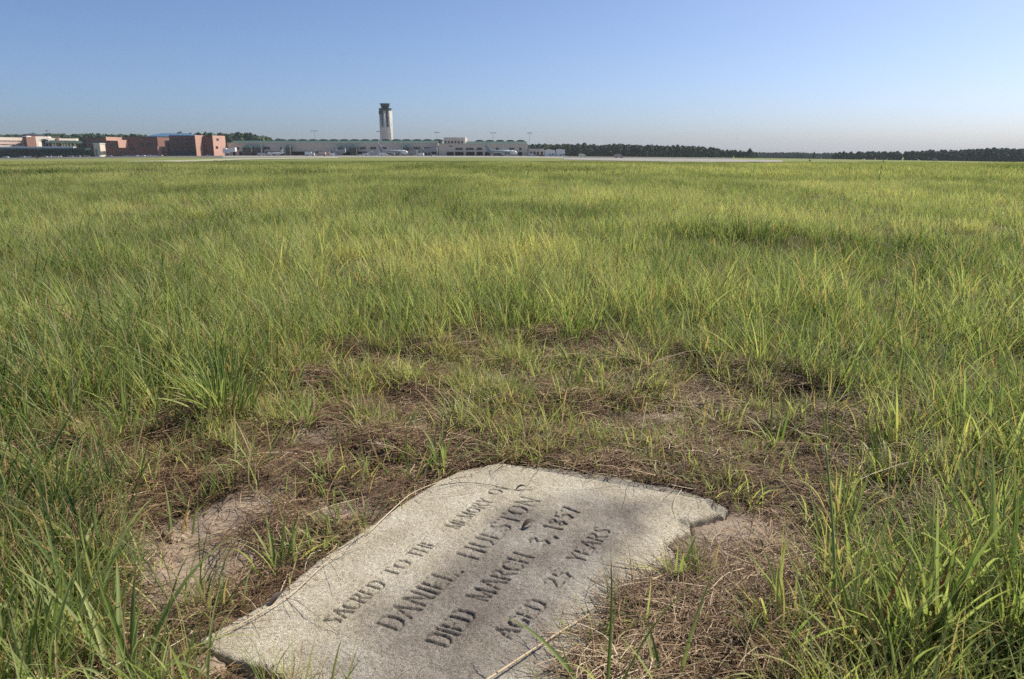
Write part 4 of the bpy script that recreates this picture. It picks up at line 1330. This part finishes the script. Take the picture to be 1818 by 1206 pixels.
BR.part('wall', MB().box(X(270, 700), X(342, 700), 700, 730, BR.zb, Z(242.5, 700)), M_TAN)
m = MB(); x0, x1 = X(264, 700), X(347, 700); z0, z1 = Z(242.4, 700), Z(236.2, 700)
m.v = [(x0, 698, z0), (x1, 698, z0), (x1, 732, z0), (x0, 732, z0), (X(277, 700), 715, z1), (X(324, 700), 715, z1)]
m.f = [(0, 3, 2, 1), (0, 1, 5, 4), (1, 2, 5), (2, 3, 4, 5), (3, 0, 4)]
BR.part('roof', m, M_BLUER)

# --- parking garage and arched entrance block at the far left
def slant(B, name, u0, u1, D0, slope, v0, v1, thick, mat, parent=None, off=0.0, label=None):
    x0, x1 = X(u0, D0), X(u1, D0)
    return B.part(name, facade((u0, D0 - off), (u1, D0 + slope * (x1 - x0) - off), Z(v1, D0), Z(v0, D0), thick), mat, parent, label)
G = Bld('parking_garage', 'cream and pink parking garage with open slots, at the far left edge', 'parking garage', 15, 640)
sl_ = 1.1
D0 = 610
slant(G, 'backdrop_wall', -70, 45, D0 + 4, sl_, 243, 276, 20, M_SHADE_TRIM)
for i, (v0, v1, mt) in enumerate([(242.2, 248.3, M_CREAM), (250.2, 255.6, plain('pink_precast', (.60, .44, .38), .85)), (257.6, 262, M_CREAM), (265, 276, M_CREAM)]):
    slant(G, 'deck_parapet', -70, 45, D0, sl_, v0, v1, 3.9, mt)
for k in range(9):
    u0 = -66 + k * 13.6
    slant(G, 'pier', u0, u0 + 1.4, D0 + 1.1 * (X(u0, D0) - X(-70, D0)), sl_, 248, 265, 3.5, M_CREAM, off=-.2)
G.part('parapet_sign', MB().box(X(24, D0), X(32, D0), D0 + 14, D0 + 20, Z(242.4, D0), Z(240.9, D0)), M_WHITE)
ST = Bld('stair_tower', 'narrow brown brick stair tower between the garage and the arched block', 'stair tower', 48, 640)
ST.part('wall', facade((44.8, 640), (50.4, 640), ST.zb, Z(239.6, 640), 20), M_BRICK_SHADE)
ST.part('roof', facade((44.3, 639.5), (50.9, 639.5), Z(239.5, 640), Z(238.9, 640), 21), M_SHADE_TRIM)
ST.part('window', facade((47, 639.85), (48.4, 639.85), Z(258, 640), Z(246, 640), .2), M_GLASS)
E = Bld('arched_building', 'cream building with a big dark arch and green awning, behind the long parking canopy', 'building', 90, 645)
D3 = 645
dd = lambda u: D3 + 1.0 * (X(u, D3) - X(51, D3))
# wall round the arch, cut as a fan
m = MB()
ux = [51, 64, 72]; 
def wallbox(u0, u1, v0, v1, m, off=0, th=4): facade((u0, dd(u0) - off), (u1, dd(u1) - off), Z(v1, D3), Z(v0, D3), th, m)
wallbox(51, 71.5, 242.2, 276, m)
n_ = 8
for i in range(n_):
    ua, ub = 71.5 + 20 * i / n_, 71.5 + 20 * (i + 1) / n_
    t = ((ua + ub) / 2 - 81.5) / 10
    va = 252.5 - 6.2 * math.sqrt(max(0, 1 - t * t))
    wallbox(ua, ub, 241.8 if ua < 88 else 243.5, va, m)
wallbox(91.5, 102, 244.4, 248.8, m); wallbox(108, 138, 244.4 + .4, 248.8, m)
E.part('wall', m, M_CREAM)
E.part('arch_glazing', facade((71.5, dd(71.5) + 3), (138, dd(138) + 3), E.zb, Z(246, D3), .5), M_GLASS)
m = MB(); wallbox(103, 107, 243.6, 262, m, .6); E.part('chimney', m, M_BRICK_SHADE)
m = MB(); wallbox(83, 141, 249.6, 253.6, m, 3, 6.5); E.part('awning', m, M_GREENROOF)
for uu in (94, 99, 111, 115, 120, 126, 133):
    m = MB(); wallbox(uu, uu + 1.6, 254, 262, m, 1, 2); E.part('column', m, M_CREAM)
E.part('roof', facade((33, dd(50) + 8), (92, dd(92) + 8), Z(242.4, D3), Z(240.2, D3), 16), M_SHADE_TRIM)
m = MB(); x0, x1 = X(31, 670), X(66, 670); z0, z1 = Z(241, 670), Z(236.6, 670)
m.v = [(x0, 668, z0), (x1, 668, z0), (x1, 690, z0), (x0, 690, z0), (X(46, 670), 679, z1), (X(55, 670), 679, z1)]
m.f = [(0, 3, 2, 1), (0, 1, 5, 4), (1, 2, 5), (2, 3, 4, 5), (3, 0, 4)]
E.part('roof', m, M_CABG, label='dark hipped roof')
# long parking canopy
P_ = Bld('parking_canopy', 'long dark green parking canopy with a white fascia on the far left', 'canopy', 70, 615)
DCn = 615
P_.part('canopy_roof', MB().box(X(-70, DCn), X(152, DCn), DCn, DCn + 16, Z(266.5, DCn), Z(263.4, DCn)), M_CANOPY)
P_.part('fascia', MB().box(X(-70, DCn), X(130, DCn), DCn + 1.5, DCn + 2.5, Z(263.3, DCn), Z(260.4, DCn)), M_WHITE)
P_.part('screen', MB().box(X(-70, DCn), X(150, DCn), DCn + 9, DCn + 9.5, P_.zb, Z(266.6, DCn)), M_CANOPY)
for k in range(19):
    uu = -68 + k * 12
    P_.part('post', MB().box(X(uu, DCn), X(uu, DCn) + .3, DCn + .4, DCn + .7, P_.zb, Z(266.6, DCn)), M_CANOPY)
S_ = Bld('cream_shed', 'small cream flat-roofed shed before the low brick building', 'shed', 173, 626)
S_.part('wall', MB().box(X(167.5, 626), X(179, 626), 626, 634, S_.zb, Z(256, 626)), M_CREAM)
S_.part('roof', MB().box(X(167, 626), X(179.5, 626), 625.6, 634.4, Z(255.9, 626), Z(254.3, 626)), M_WHITE)
S_.part('door', MB().box(X(170, 626), X(173, 626), 625.9, 626.05, S_.zb, Z(264, 626)), M_GREY)

# ------------------------------------------------------------------ vehicles and aircraft
def copy_tree(o, parent=None):
    c = o.copy(); COL.objects.link(c)
    if parent is not None:
        c.parent = parent
    for ch in list(o.children):
        copy_tree(ch, c)
    return c
CAR_MESH = {}
def car_parts(kind):
    if kind in CAR_MESH:
        return CAR_MESH[kind]
    L, W, H = {'car': (4.5, 1.8, 1.45), 'van': (5.4, 2.0, 2.3), 'truck': (7.2, 2.4, 3.1)}[kind]
    if kind == 'car':
        body = MB().extr([(-2.25, .35), (2.25, .35), (2.25, .75), (1.5, .9), (-2.2, .95)], -W / 2, W / 2, 'y')
        cab = MB().extr([(-1.9, .94), (1.15, .9), (.45, 1.42), (-1.2, 1.45)], -W / 2 + .12, W / 2 - .12, 'y')
    elif kind == 'van':
        body = MB().extr([(-2.7, .4), (2.7, .4), (2.7, 1.1), (2.1, 1.25), (1.5, 2.2), (-2.7, 2.3)], -W / 2, W / 2, 'y')
        cab = MB().extr([(1.2, 1.3), (2.0, 1.3), (1.52, 2.05), (1.2, 2.05)], -W / 2 - .02, W / 2 + .02, 'y')
    else:
        body = MB().extr([(-3.6, .8), (1.5, .8), (1.5, 3.1), (-3.6, 3.1)], -W / 2, W / 2, 'y')
        body.extr([(1.6, .5), (3.6, .5), (3.6, 1.4), (3.1, 2.3), (1.6, 2.3)], -W / 2, W / 2, 'y')
        cab = MB().extr([(2.3, 1.4), (3.45, 1.4), (3.08, 2.15), (2.3, 2.15)], -W / 2 - .02, W / 2 + .02, 'y')
    wh = MB()
    seg = 10; r = .34 if kind != 'truck' else .48
    prof = [(r * math.cos(2 * math.pi * i / seg), r * math.sin(2 * math.pi * i / seg)) for i in range(seg)]
    wh.extr(prof, -.11, .11, 'y')
    CAR_MESH[kind] = (body, cab, wh, L, W, r)
    return CAR_MESH[kind]
PROTO = {}
def vehicle(kind, mat, u, D, label, rz=0.0, group=None, cat=None):
    body, cab, wh, L, W, r = car_parts(kind)
    key = (kind, mat.name)
    x_ = X(u, D)
    if key not in PROTO:
        t = thing({'car': 'parked_car', 'van': 'service_van', 'truck': 'box_truck'}[kind], label, cat or kind)
        link('body', body.mesh('body', mat), t)
        link('cabin_glass', cab.mesh('cabin_glass', M_GLASS), t)
        wm = wh.mesh('wheel', M_TYRE)
        for sx in (-1, 1):
            for sy in (-1, 1):
                link('wheel', wm, t, (sx * L * .31, sy * (W / 2 - .08), r))
        PROTO[key] = t
    else:
        t = copy_tree(PROTO[key])
    t.location = (x_, D, tz(x_, D) + .05); t.rotation_euler = (0, 0, rz)
    t['label'] = label; t['category'] = cat or kind
    if group: t['group'] = group
    return t
LOT = 'cars parked before the canopy and brick buildings'
cars = [(9, M_WHITE, 'white car parked alone at the far left end of the canopy'), (38, M_SILVER, 'silver car left in the close pair before the canopy'),
        (50, M_WHITE, 'white car right in the close pair before the canopy'), (60, M_BLACKP, 'black car before the canopy next to the low bush'),
        (78, M_TANP, 'beige car just right of the low bush'), (86, M_WHITE, 'white car second right of the low bush'),
        (97, M_WHITE, 'white car left of two side by side under the arched building'), (104, M_TANP, 'beige car right of two side by side under the arched building'),
        (124, M_SILVER, 'silver car under the right end of the canopy fascia'), (137, M_TANP, 'beige car just past the canopy fascia'),
        (153, M_SILVER, 'silver car at the right end of the green canopy'), (174, M_WHITE, 'bright white car before the cream shed'),
        (193, M_SILVER, 'silver car under the salmon corner box of the low brick building'), (212, M_BLUEP, 'dark blue car before the low brick building'),
        (226, M_SILVER, 'silver car right of the dark blue one by the low brick building'), (240, M_SILVER, 'silver car in the middle of the low brick front'),
        (252, M_WHITE, 'white car left of three before the low brick front'), (263, M_WHITE, 'white car middle of three before the low brick front'),
        (273, M_WHITE, 'white car right of three before the low brick front'), (284, M_TANP, 'beige car before the salmon stair block'),
        (370, M_WHITE, 'white car in the dark recess beside the salmon pier')]
for i, (u, mt, lab) in enumerate(cars):
    vehicle('car', mt, u, 596 + (i % 3) * 3 - (0 if u < 300 else -22), lab, [0, math.pi, .4, 2.8][i % 4], LOT)
AP = 'service vehicles on the apron'
for (k, u, D, mt, rz, lab) in [
    ('van', 464, 560, M_SILVER, .2, 'silver van beside the tail of the small white jet'),
    ('truck', 550, 575, M_WHITE, .1, 'white box truck before the plain middle of the terminal'),
    ('truck', 570, 580, plain('pinkish_paint', (.52, .40, .36), .5), 3.1, 'pinkish box truck right of the white truck'),
    ('truck', 582, 585, plain('pinkish_paint', (.52, .40, .36), .5), .05, 'second pinkish box truck, closely behind the first'),
    ('van', 592, 575, M_WHITE, .3, 'white van right of the pinkish trucks'),
    ('car', 602, 575, M_SILVER, .2, 'silver car before the gate house in the middle of the terminal'),
    ('car', 640, 578, M_WHITE, .1, 'white car left below the control tower'),
    ('van', 647, 582, M_SILVER, 3.1, 'silver van right beside the white car below the tower'),
    ('car', 669, 575, M_WHITE, .2, 'white car at the pole below the tower'),
    ('van', 681, 580, M_WHITE, .1, 'white van left of the first airliner'),
    ('car', 738, 575, M_WHITE, .1, 'white car right of the first airliner nose'),
    ('van', 746, 578, M_WHITE, 3.0, 'white van before the terminal, mid way to the penthouse'),
    ('car', 760, 575, M_BLUEP, .1, 'dark blue car just left of the penthouse block'),
    ('car', 769, 576, M_WHITE, .3, 'white car at the corner of the penthouse block'),
    ('van', 944, 590, M_SILVER, .1, 'silver van before the grey annex'),
    ('car', 962, 585, M_BLACKP, .1, 'black car between the annex and the white hut'),
    ('van', 1034, 600, M_WHITE, .2, 'small white van alone right of the white huts')]:
    vehicle(k, mt, u, D, lab, rz, AP)
vehicle('van', plain('pinkish_paint', (.52, .40, .36), .5), 1099, 455, 'pinkish van driving on the dark shoulder beyond the runway, before the woods', .05, AP)

def jet(u, D, rz, s, body, label):
    t = thing('airliner', label, 'airplane', (X(u, D), D, tz(X(u, D), D) + .1), rz)
    R = 1.95
    prof = [(.15, 14), (.9, 13.6), (1.5, 12.6), (1.85, 11), (R, 9), (R, -6), (1.6, -10), (1.0, -13.5), (.35, -16)]
    def fus(p, nm, mat):
        m = MB(); n0 = 0; seg = 14
        for r, x_ in p:
            zc = 3.3 + max(0, (-6 - x_)) * .11 - max(0, x_ - 9) * .08
            for i in range(seg):
                a = 2 * math.pi * i / seg
                m.v.append((x_, r * math.cos(a), zc + r * math.sin(a)))
        for j in range(len(p) - 1):
            for i in range(seg):
                k = (i + 1) % seg
                m.f.append((j * seg + i, (j + 1) * seg + i, (j + 1) * seg + k, j * seg + k))
        m.f.append(tuple(range(seg))); m.f.append(tuple(reversed(range((len(p) - 1) * seg, len(p) * seg))))
        return link(nm, m.mesh(nm, mat, True), t)
    fus(prof[:5] + [(R + .002, 7.5)], 'nose', M_WHITE)
    fus([(R, 7.5)] + prof[5:], 'fuselage', body)
    link('cockpit_window', MB().extr([(11.6, 4.1), (12.7, 3.7), (12.3, 4.3), (11.6, 4.75)], -1.1, 1.1, 'y').mesh('cockpit_window', M_GLASS), t)
    for sgn in (-1, 1):
        m = MB()
        m.v = [(2.5, sgn * 1.5, 2.5), (-2.5, sgn * 1.5, 2.5), (-5.2, sgn * 15, 3.6), (-3.6, sgn * 15, 3.6), (2.5, sgn * 1.5, 2.9), (-2.5, sgn * 1.5, 2.75), (-5.2, sgn * 15, 3.68), (-3.6, sgn * 15, 3.72)]
        m.f = [(0, 1, 2, 3), (7, 6, 5, 4), (0, 4, 5, 1), (1, 5, 6, 2), (2, 6, 7, 3), (3, 7, 4, 0)]
        link('wing', m.mesh('wing', M_SILVER), t)
        m = MB()
        m.v = [(-12.8, sgn * .6, 4.6), (-15.2, sgn * .6, 4.6), (-16.4, sgn * 5.6, 4.9), (-15.2, sgn * 5.6, 4.9), (-12.8, sgn * .6, 4.8), (-15.2, sgn * .6, 4.75), (-16.4, sgn * 5.6, 4.95), (-15.2, sgn * 5.6, 4.97)]
        m.f = [(0, 1, 2, 3), (7, 6, 5, 4), (0, 4, 5, 1), (1, 5, 6, 2), (2, 6, 7, 3), (3, 7, 4, 0)]
        link('tailplane', m.mesh('tailplane', M_SILVER), t)
        seg = 10
        m = MB().extr([(sgn * 5 + .95 * math.cos(2 * math.pi * i / seg), 1.6 + .95 * math.sin(2 * math.pi * i / seg)) for i in range(seg)], -.6, 3.2, 'x')
        link('engine', m.mesh('engine', body, False), t)
        link('landing_gear', MB().box(-.9, .1, sgn * 2.2 - .25, sgn * 2.2 + .25, 0, 2.4).mesh('landing_gear', M_TYRE), t)
    link('landing_gear', MB().box(10.2, 10.8, -.2, .2, 0, 2.0).mesh('landing_gear', M_TYRE), t)
    link('tail_fin', MB().extr([(-11, 5), (-15.6, 5), (-17, 10.2), (-15.2, 10.2)], -.14, .14, 'y').mesh('tail_fin', body), t)
    t.scale = (s, s, s)
    return t
jet(487, 575, 2.75, .52, M_WHITE, 'small all-white jet parked before the left part of the terminal')
jet(700, 592, -.35, .85, M_GREY, 'grey airliner with white nose parked below the control tower')
jet(892, 590, -.3, .85, plain('grey_green_paint', (.26, .30, .29), .5), 'grey-green airliner with white nose before the right end of the terminal')

def bridge(u0, u1, D, v0, v1, mat, label, legs=True):
    """sloping covered boarding bridge"""
    B = Bld('boarding_bridge', label, 'boarding bridge', (u0 + u1) / 2, D)
    xa, xb = X(u0, D), X(u1, D)
    m = MB(); h = 3.1
    za, zb_ = Z(v0, D), Z(v1, D)
    m.extr([(xa, za - h), (xb, zb_ - h), (xb, zb_), (xa, za)], D, D + 3.2, 'y')
    B.part('tunnel', m, mat)
    B.part('cab', MB().box(xa - 2.6, xa - .02, D - .5, D + 3.8, za - h - .3, za + .4), mat)
    B.part('leg', MB().box((xa + xb) / 2 - .5, (xa + xb) / 2 + .5, D + 1, D + 2, B.zb, (za + zb_) / 2 - h), M_STEEL)
    B.part('leg', MB().box(xa - 1.2, xa - .6, D + 1, D + 2, B.zb, za - h - .31), M_STEEL)
bridge(402, 418, 606, 264.5, 262, M_WHITE, 'white boarding bridge at the left end of the terminal beside the brick tower')
bridge(660, 695, 602, 269.2, 268.4, M_SILVER, 'long grey boarding bridge behind the grey airliner below the tower')
bridge(752, 776, 600, 264.5, 261.5, M_GREY, 'dark grey boarding bridge just left of the penthouse block')
bridge(878, 900, 612, 266.8, 262.5, M_SILVER, 'pale boarding bridge behind the grey-green airliner')
bridge(597, 613, 604, 267, 263.5, M_GREY, 'grey boarding bridge at the middle gate house')
bridge(716, 740, 612, 268.5, 267, M_GREY, 'low grey boarding bridge right of the grey airliner nose')

MAST = 'tall floodlight masts round the terminal'
for (u, D, vt, w, lab) in [(560.5, 620, 232.6, 13, 'floodlight mast with a wide head above the plain middle of the terminal'), (673, 600, 234, 6, 'pale floodlight mast just left of the control tower'),
                           (776.5, 622, 235.4, 10, 'floodlight mast just left of the penthouse block'), (875.5, 640, 236.2, 12, 'floodlight mast above the right end of the terminal roof'),
                           (940, 622, 236.6, 9, 'floodlight mast with two heads above the grey annex'), (89, 650, 232.5, 5, 'floodlight mast above the arched building'),
                           (464, 610, 243, 4, 'thin floodlight mast beside the small white jet')]:
    x_ = X(u, D); z_ = tz(x_, D)
    t = thing('light_mast', lab, 'light mast', (x_, D, z_), 0, MAST)
    H = Z(vt, D) - z_
    pxm = X(u + 1, D) - x_
    link('pole', MB().tube([(0, 0, 0), (0, 0, H * .5), (0, 0, H)], [.20, .13, .08], 8).mesh('pole', M_STEEL if u != 673 else M_WHITE), t)
    link('crossbar', MB().box(-w * pxm / 2, w * pxm / 2, -.09, .09, H - .25, H - .08).mesh('crossbar', M_STEEL), t)
    for k in range(4):
        a = (-.5 + (k + .5) / 4) * w * pxm * .96
        link('lamp_head', MB().box(a - .42, a + .42, -.3, .3, H - .06, H + .34).mesh('lamp_head', M_STEEL), t)
# runway sign and markers
x_, y_ = X(1661, 150), 150
t = thing('runway_sign', 'small pale runway sign on two posts at the right, before the woods', 'sign', (x_, y_, tz(x_, y_)))
link('panel', MB().box(-.42, .42, -.06, .06, .75, 1.2).mesh('panel', plain('faded_sign_face', (.48, .40, .36), .6)), t)
for sx in (-.25, .25):
    link('post', MB().box(sx - .03, sx + .03, -.03, .03, -.1, .75).mesh('post', M_STEEL), t)
for (u, D, lab) in [(1194, 430, 'small white distance marker beyond the runway before the woods'), (1439, 330, 'dark small marker box in the grass right of the lone taller tree'), (1570, 320, 'dark marker box by the short pale runway end')]:
    x_ = X(u, D)
    t = thing('runway_marker', lab, 'marker', (x_, D, tz(x_, D)))
    link('panel', MB().box(-.35, .35, -.15, .15, .35, .85).mesh('panel', M_WHITE if 'white' in lab else M_BLACKP), t)
    link('post', MB().box(-.08, .08, -.08, .08, -.2, .35).mesh('post', M_STEEL), t)

# ------------------------------------------------------------------ trees
def make_leaf_mat():
    m, nt, b, out = new_mat('dark_tree_leaves')
    at = N(nt, 'ShaderNodeAttribute', attribute_name='tint', attribute_type='INSTANCER').outputs['Fac']
    r = N(nt, 'ShaderNodeAttribute', attribute_name='rnd').outputs['Fac']
    f = mathn(nt, 'ADD', mathn(nt, 'MULTIPLY', at, .6), mathn(nt, 'MULTIPLY', r, .5), clamp=True)
    c = ramp(nt, f, [(0, (.022, .052, .026)), (.5, (.045, .090, .040)), (1, (.085, .130, .052))])
    nt.links.new(c, b.inputs['Base Color'])
    b.inputs['Roughness'].default_value = .7
    b.inputs['Specular IOR Level'].default_value = .2
    return m
M_LEAFT = make_leaf_mat()
M_BARK = plain('bark', (.10, .075, .055), .9)
rt_ = np.random.default_rng(33)
def crown_mesh(kind):
    V = []; Q = []; R = []
    lobes = []
    for i in range(9 if kind < 3 else 11):
        a = rt_.random() * 6.283; rr = rt_.uniform(0, 2.3); z = rt_.uniform(1.2, 8.0)
        rr *= (1.15 - abs(z - 4.6) / 5.5)
        lobes.append((rr * math.cos(a), rr * math.sin(a), z, rt_.uniform(1.3, 2.2)))
    lobes.append((0, 0, 8.6, 1.2))
    for i in range(400):
        lx, ly, lz, lr = lobes[i % len(lobes)]
        d = rt_.normal(0, 1, 3); d /= np.linalg.norm(d); rad = lr * rt_.uniform(.65, 1.08)
        c = np.array([lx, ly, lz]) + d * rad * [1, 1, .8]
        t1 = rt_.normal(0, 1, 3) * .6 + np.cross(d, [0, 0, 1]); t1 /= np.linalg.norm(t1); t2 = np.cross(d, t1)
        s = rt_.uniform(.35, .75)
        n0 = len(V)
        V += [c - t1 * s - t2 * s, c + t1 * s - t2 * s * .7, c + t1 * s * .8 + t2 * s, c - t1 * s * .6 + t2 * s * .8]
        Q.append((n0, n0 + 1, n0 + 2, n0 + 3)); R += [rt_.random()] * 4
    return quads_mesh('crown', np.array(V), np.array(Q), M_LEAFT, False, {'rnd': R})
def trunk_mesh():
    m = MB().tube([(0, 0, -.3), (.05, .05, 2.2), (.1, 0, 4.5), (.0, .1, 7.5)], [.30, .24, .17, .06], 7)
    for k in range(5):
        a = k * 1.3; z = 2.8 + k * .8
        m.tube([(.05, 0, z), (1.0 * math.cos(a), 1.0 * math.sin(a), z + .9), (1.8 * math.cos(a), 1.8 * math.sin(a), z + 1.4)], [.11, .07, .03], 5)
    return m.mesh('trunk', M_BARK)
CROWNS = [crown_mesh(k) for k in range(5)]
TRUNK = trunk_mesh()
TREE = []
for k in range(5):                          # whole tree in one mesh for the woods
    me = CROWNS[k].copy(); me.name = 'wood_tree'
    import bmesh
    bm = bmesh.new(); bm.from_mesh(me); n0 = len(bm.faces)
    bm.from_mesh(TRUNK)
    bm.faces.ensure_lookup_table()
    for f in bm.faces[n0:]:
        f.material_index = 1
    bm.to_mesh(me); bm.free(); me.materials.append(M_BARK)
    TREE.append(me)
c_tree = proto_collection('wood_tree', TREE)
TOPU = np.array([-600, -60, 0, 60, 110, 160, 200, 240, 300, 345, 362, 384, 398, 444, 462, 478, 500, 936, 940, 1000, 1060, 1110, 1200, 1240, 1290, 1320, 1345, 1400, 1480, 1490, 1560, 1580, 1640, 1700, 1740, 1790, 1830, 2400], float)
TOPV = np.array([239, 239, 240, 238.6, 237.4, 238.5, 238.6, 240, 240, 238, 236.6, 236.8, 237.2, 237, 240.5, 244.5, 249, 259, 256.8, 256.4, 257.2, 258.2, 259.6, 262, 267, 268.6, 270.4, 270.8, 272.4, 271.4, 271.0, 269.4, 268.6, 267.6, 265.6, 264.4, 266, 268], float)
def treeline(name, u0, u1, D, rows, stepu, label=None, jit=1.9):
    P = []; S = []; T_ = []
    for r_ in range(rows):
        uu = np.arange(u0, u1, stepu)
        uu = uu + RNG.normal(0, stepu * .35, len(uu))
        Dd = D + r_ * 14 + RNG.normal(0, 5, len(uu))
        xx = X(uu, Dd); zz = terrain(xx, Dd, False)
        tv = np.interp(uu, TOPU, TOPV) + (RNG.normal(0, jit, len(uu)) * .75 + (fbm(uu / 22, uu * 0, 88, 2) - .5) * 3.2) + (1.2 if r_ == 0 else 0)
        top = Z(tv, Dd)
        sc = (top - zz) / 9.7
        sc = np.maximum(sc, .35)
        P.append(np.stack([xx, Dd, zz - .2], 1)); S.append(sc); T_.append(np.clip(.4 + RNG.normal(0, .25, len(uu)), 0, 1))
    P = np.vstack(P); S = np.concatenate(S); T_ = np.concatenate(T_)
    n_ = len(P)
    R3 = np.stack([np.zeros(n_), np.zeros(n_), RNG.uniform(0, 6.28, n_)], 1)
    scatter(name, c_tree, P, R3, S, RNG.integers(0, 5, n_), T_)
treeline('woods', -420, 500, 830, 3, 7.0)
treeline('forest', 934, 1345, 900, 5, 6.0)
treeline('distant_forest', 1330, 1500, 1480, 5, 3.2, jit=.8)
treeline('forest', 1484, 2250, 880, 5, 6.5)
for (u, D, vt, k, sx, lab) in [
    (1331, 860, 263.6, 1, .9, 'lone rounded tree standing up where the dark forest drops to the low far woods'), (1446, 870, 269.6, 0, .55, 'small thin tree over the low far woods'),
    (1498, 850, 268.4, 2, .8, 'left of two small trees breaking the skyline over the woods'), (1526, 850, 268.2, 3, .8, 'right of two small trees breaking the skyline over the woods'),
    (1779, 850, 262.6, 4, 1.1, 'tallest tree of the wood at the far right'), (1266, 870, 261.6, 2, .9, 'pointed tree near the sloping end of the dark forest'),
    (356, 790, 235.4, 1, .9, 'dark tree top showing over the salmon pier of the brick block'), (377, 790, 235.0, 3, .9, 'dark tree top between the salmon pier and corner tower'),
    (426, 790, 235.2, 0, 1.1, 'tallest dark tree over the left end of the terminal roof'), (1240, 870, 259.4, 4, .9, 'rounded tree before the sloping end of the dark forest')]:
    x_ = X(u, D); z_ = float(terrain(np.array([x_]), np.array([D]), False)[0])
    s = (Z(vt, D) - z_) / 9.7
    t = thing('tree', lab, 'tree', (x_, D, z_), u * 1.7)
    a = link('crown', CROWNS[k], t); link('trunk', TRUNK, t)
    t.scale = (s * sx, s * sx, s)
# low bush in the field edge at the left
bu = thing('bush', 'low dark bush in the grass before the parked cars, far left', 'bush', (X(65, 480), 480, tz(X(65, 480), 480)))
c_ = link('foliage', CROWNS[2], bu, (0, 0, -.6)); bu.scale = (.30, .30, .20)
for i, (u, D, s) in enumerate([(1226, 780, .5), (1180, 790, .4)]):
    x_ = X(u, D); t = thing('bush', ['bright low bush at the foot of the forest, right of the white marker', 'low bush at the foot of the forest, left of the white marker'][i], 'bush', (x_, D, tz(x_, D)))
    link('foliage', CROWNS[i], t, (0, 0, -2.4)); t.scale = (s, s, s * .7)
# ------------------------------------------------------------------ the air
hm = bpy.data.materials.new('thin_haze')
hm.use_nodes = True
hm.node_tree.nodes.clear()
pv = hm.node_tree.nodes.new('ShaderNodeVolumePrincipled')
pv.inputs['Color'].default_value = (0.86, 0.93, 1.0, 1)
pv.inputs['Density'].default_value = 0.00008
ho = hm.node_tree.nodes.new('ShaderNodeOutputMaterial')
hm.node_tree.links.new(pv.outputs[0], ho.inputs['Volume'])
zmin = min(v.co.z for v in ground.data.vertices) - 1.0
hz = MB().box(-7100, 7100, -7100, 7100, zmin, 62).mesh('haze', hm)
link('haze', hz, kind='stuff')
#FAR_END
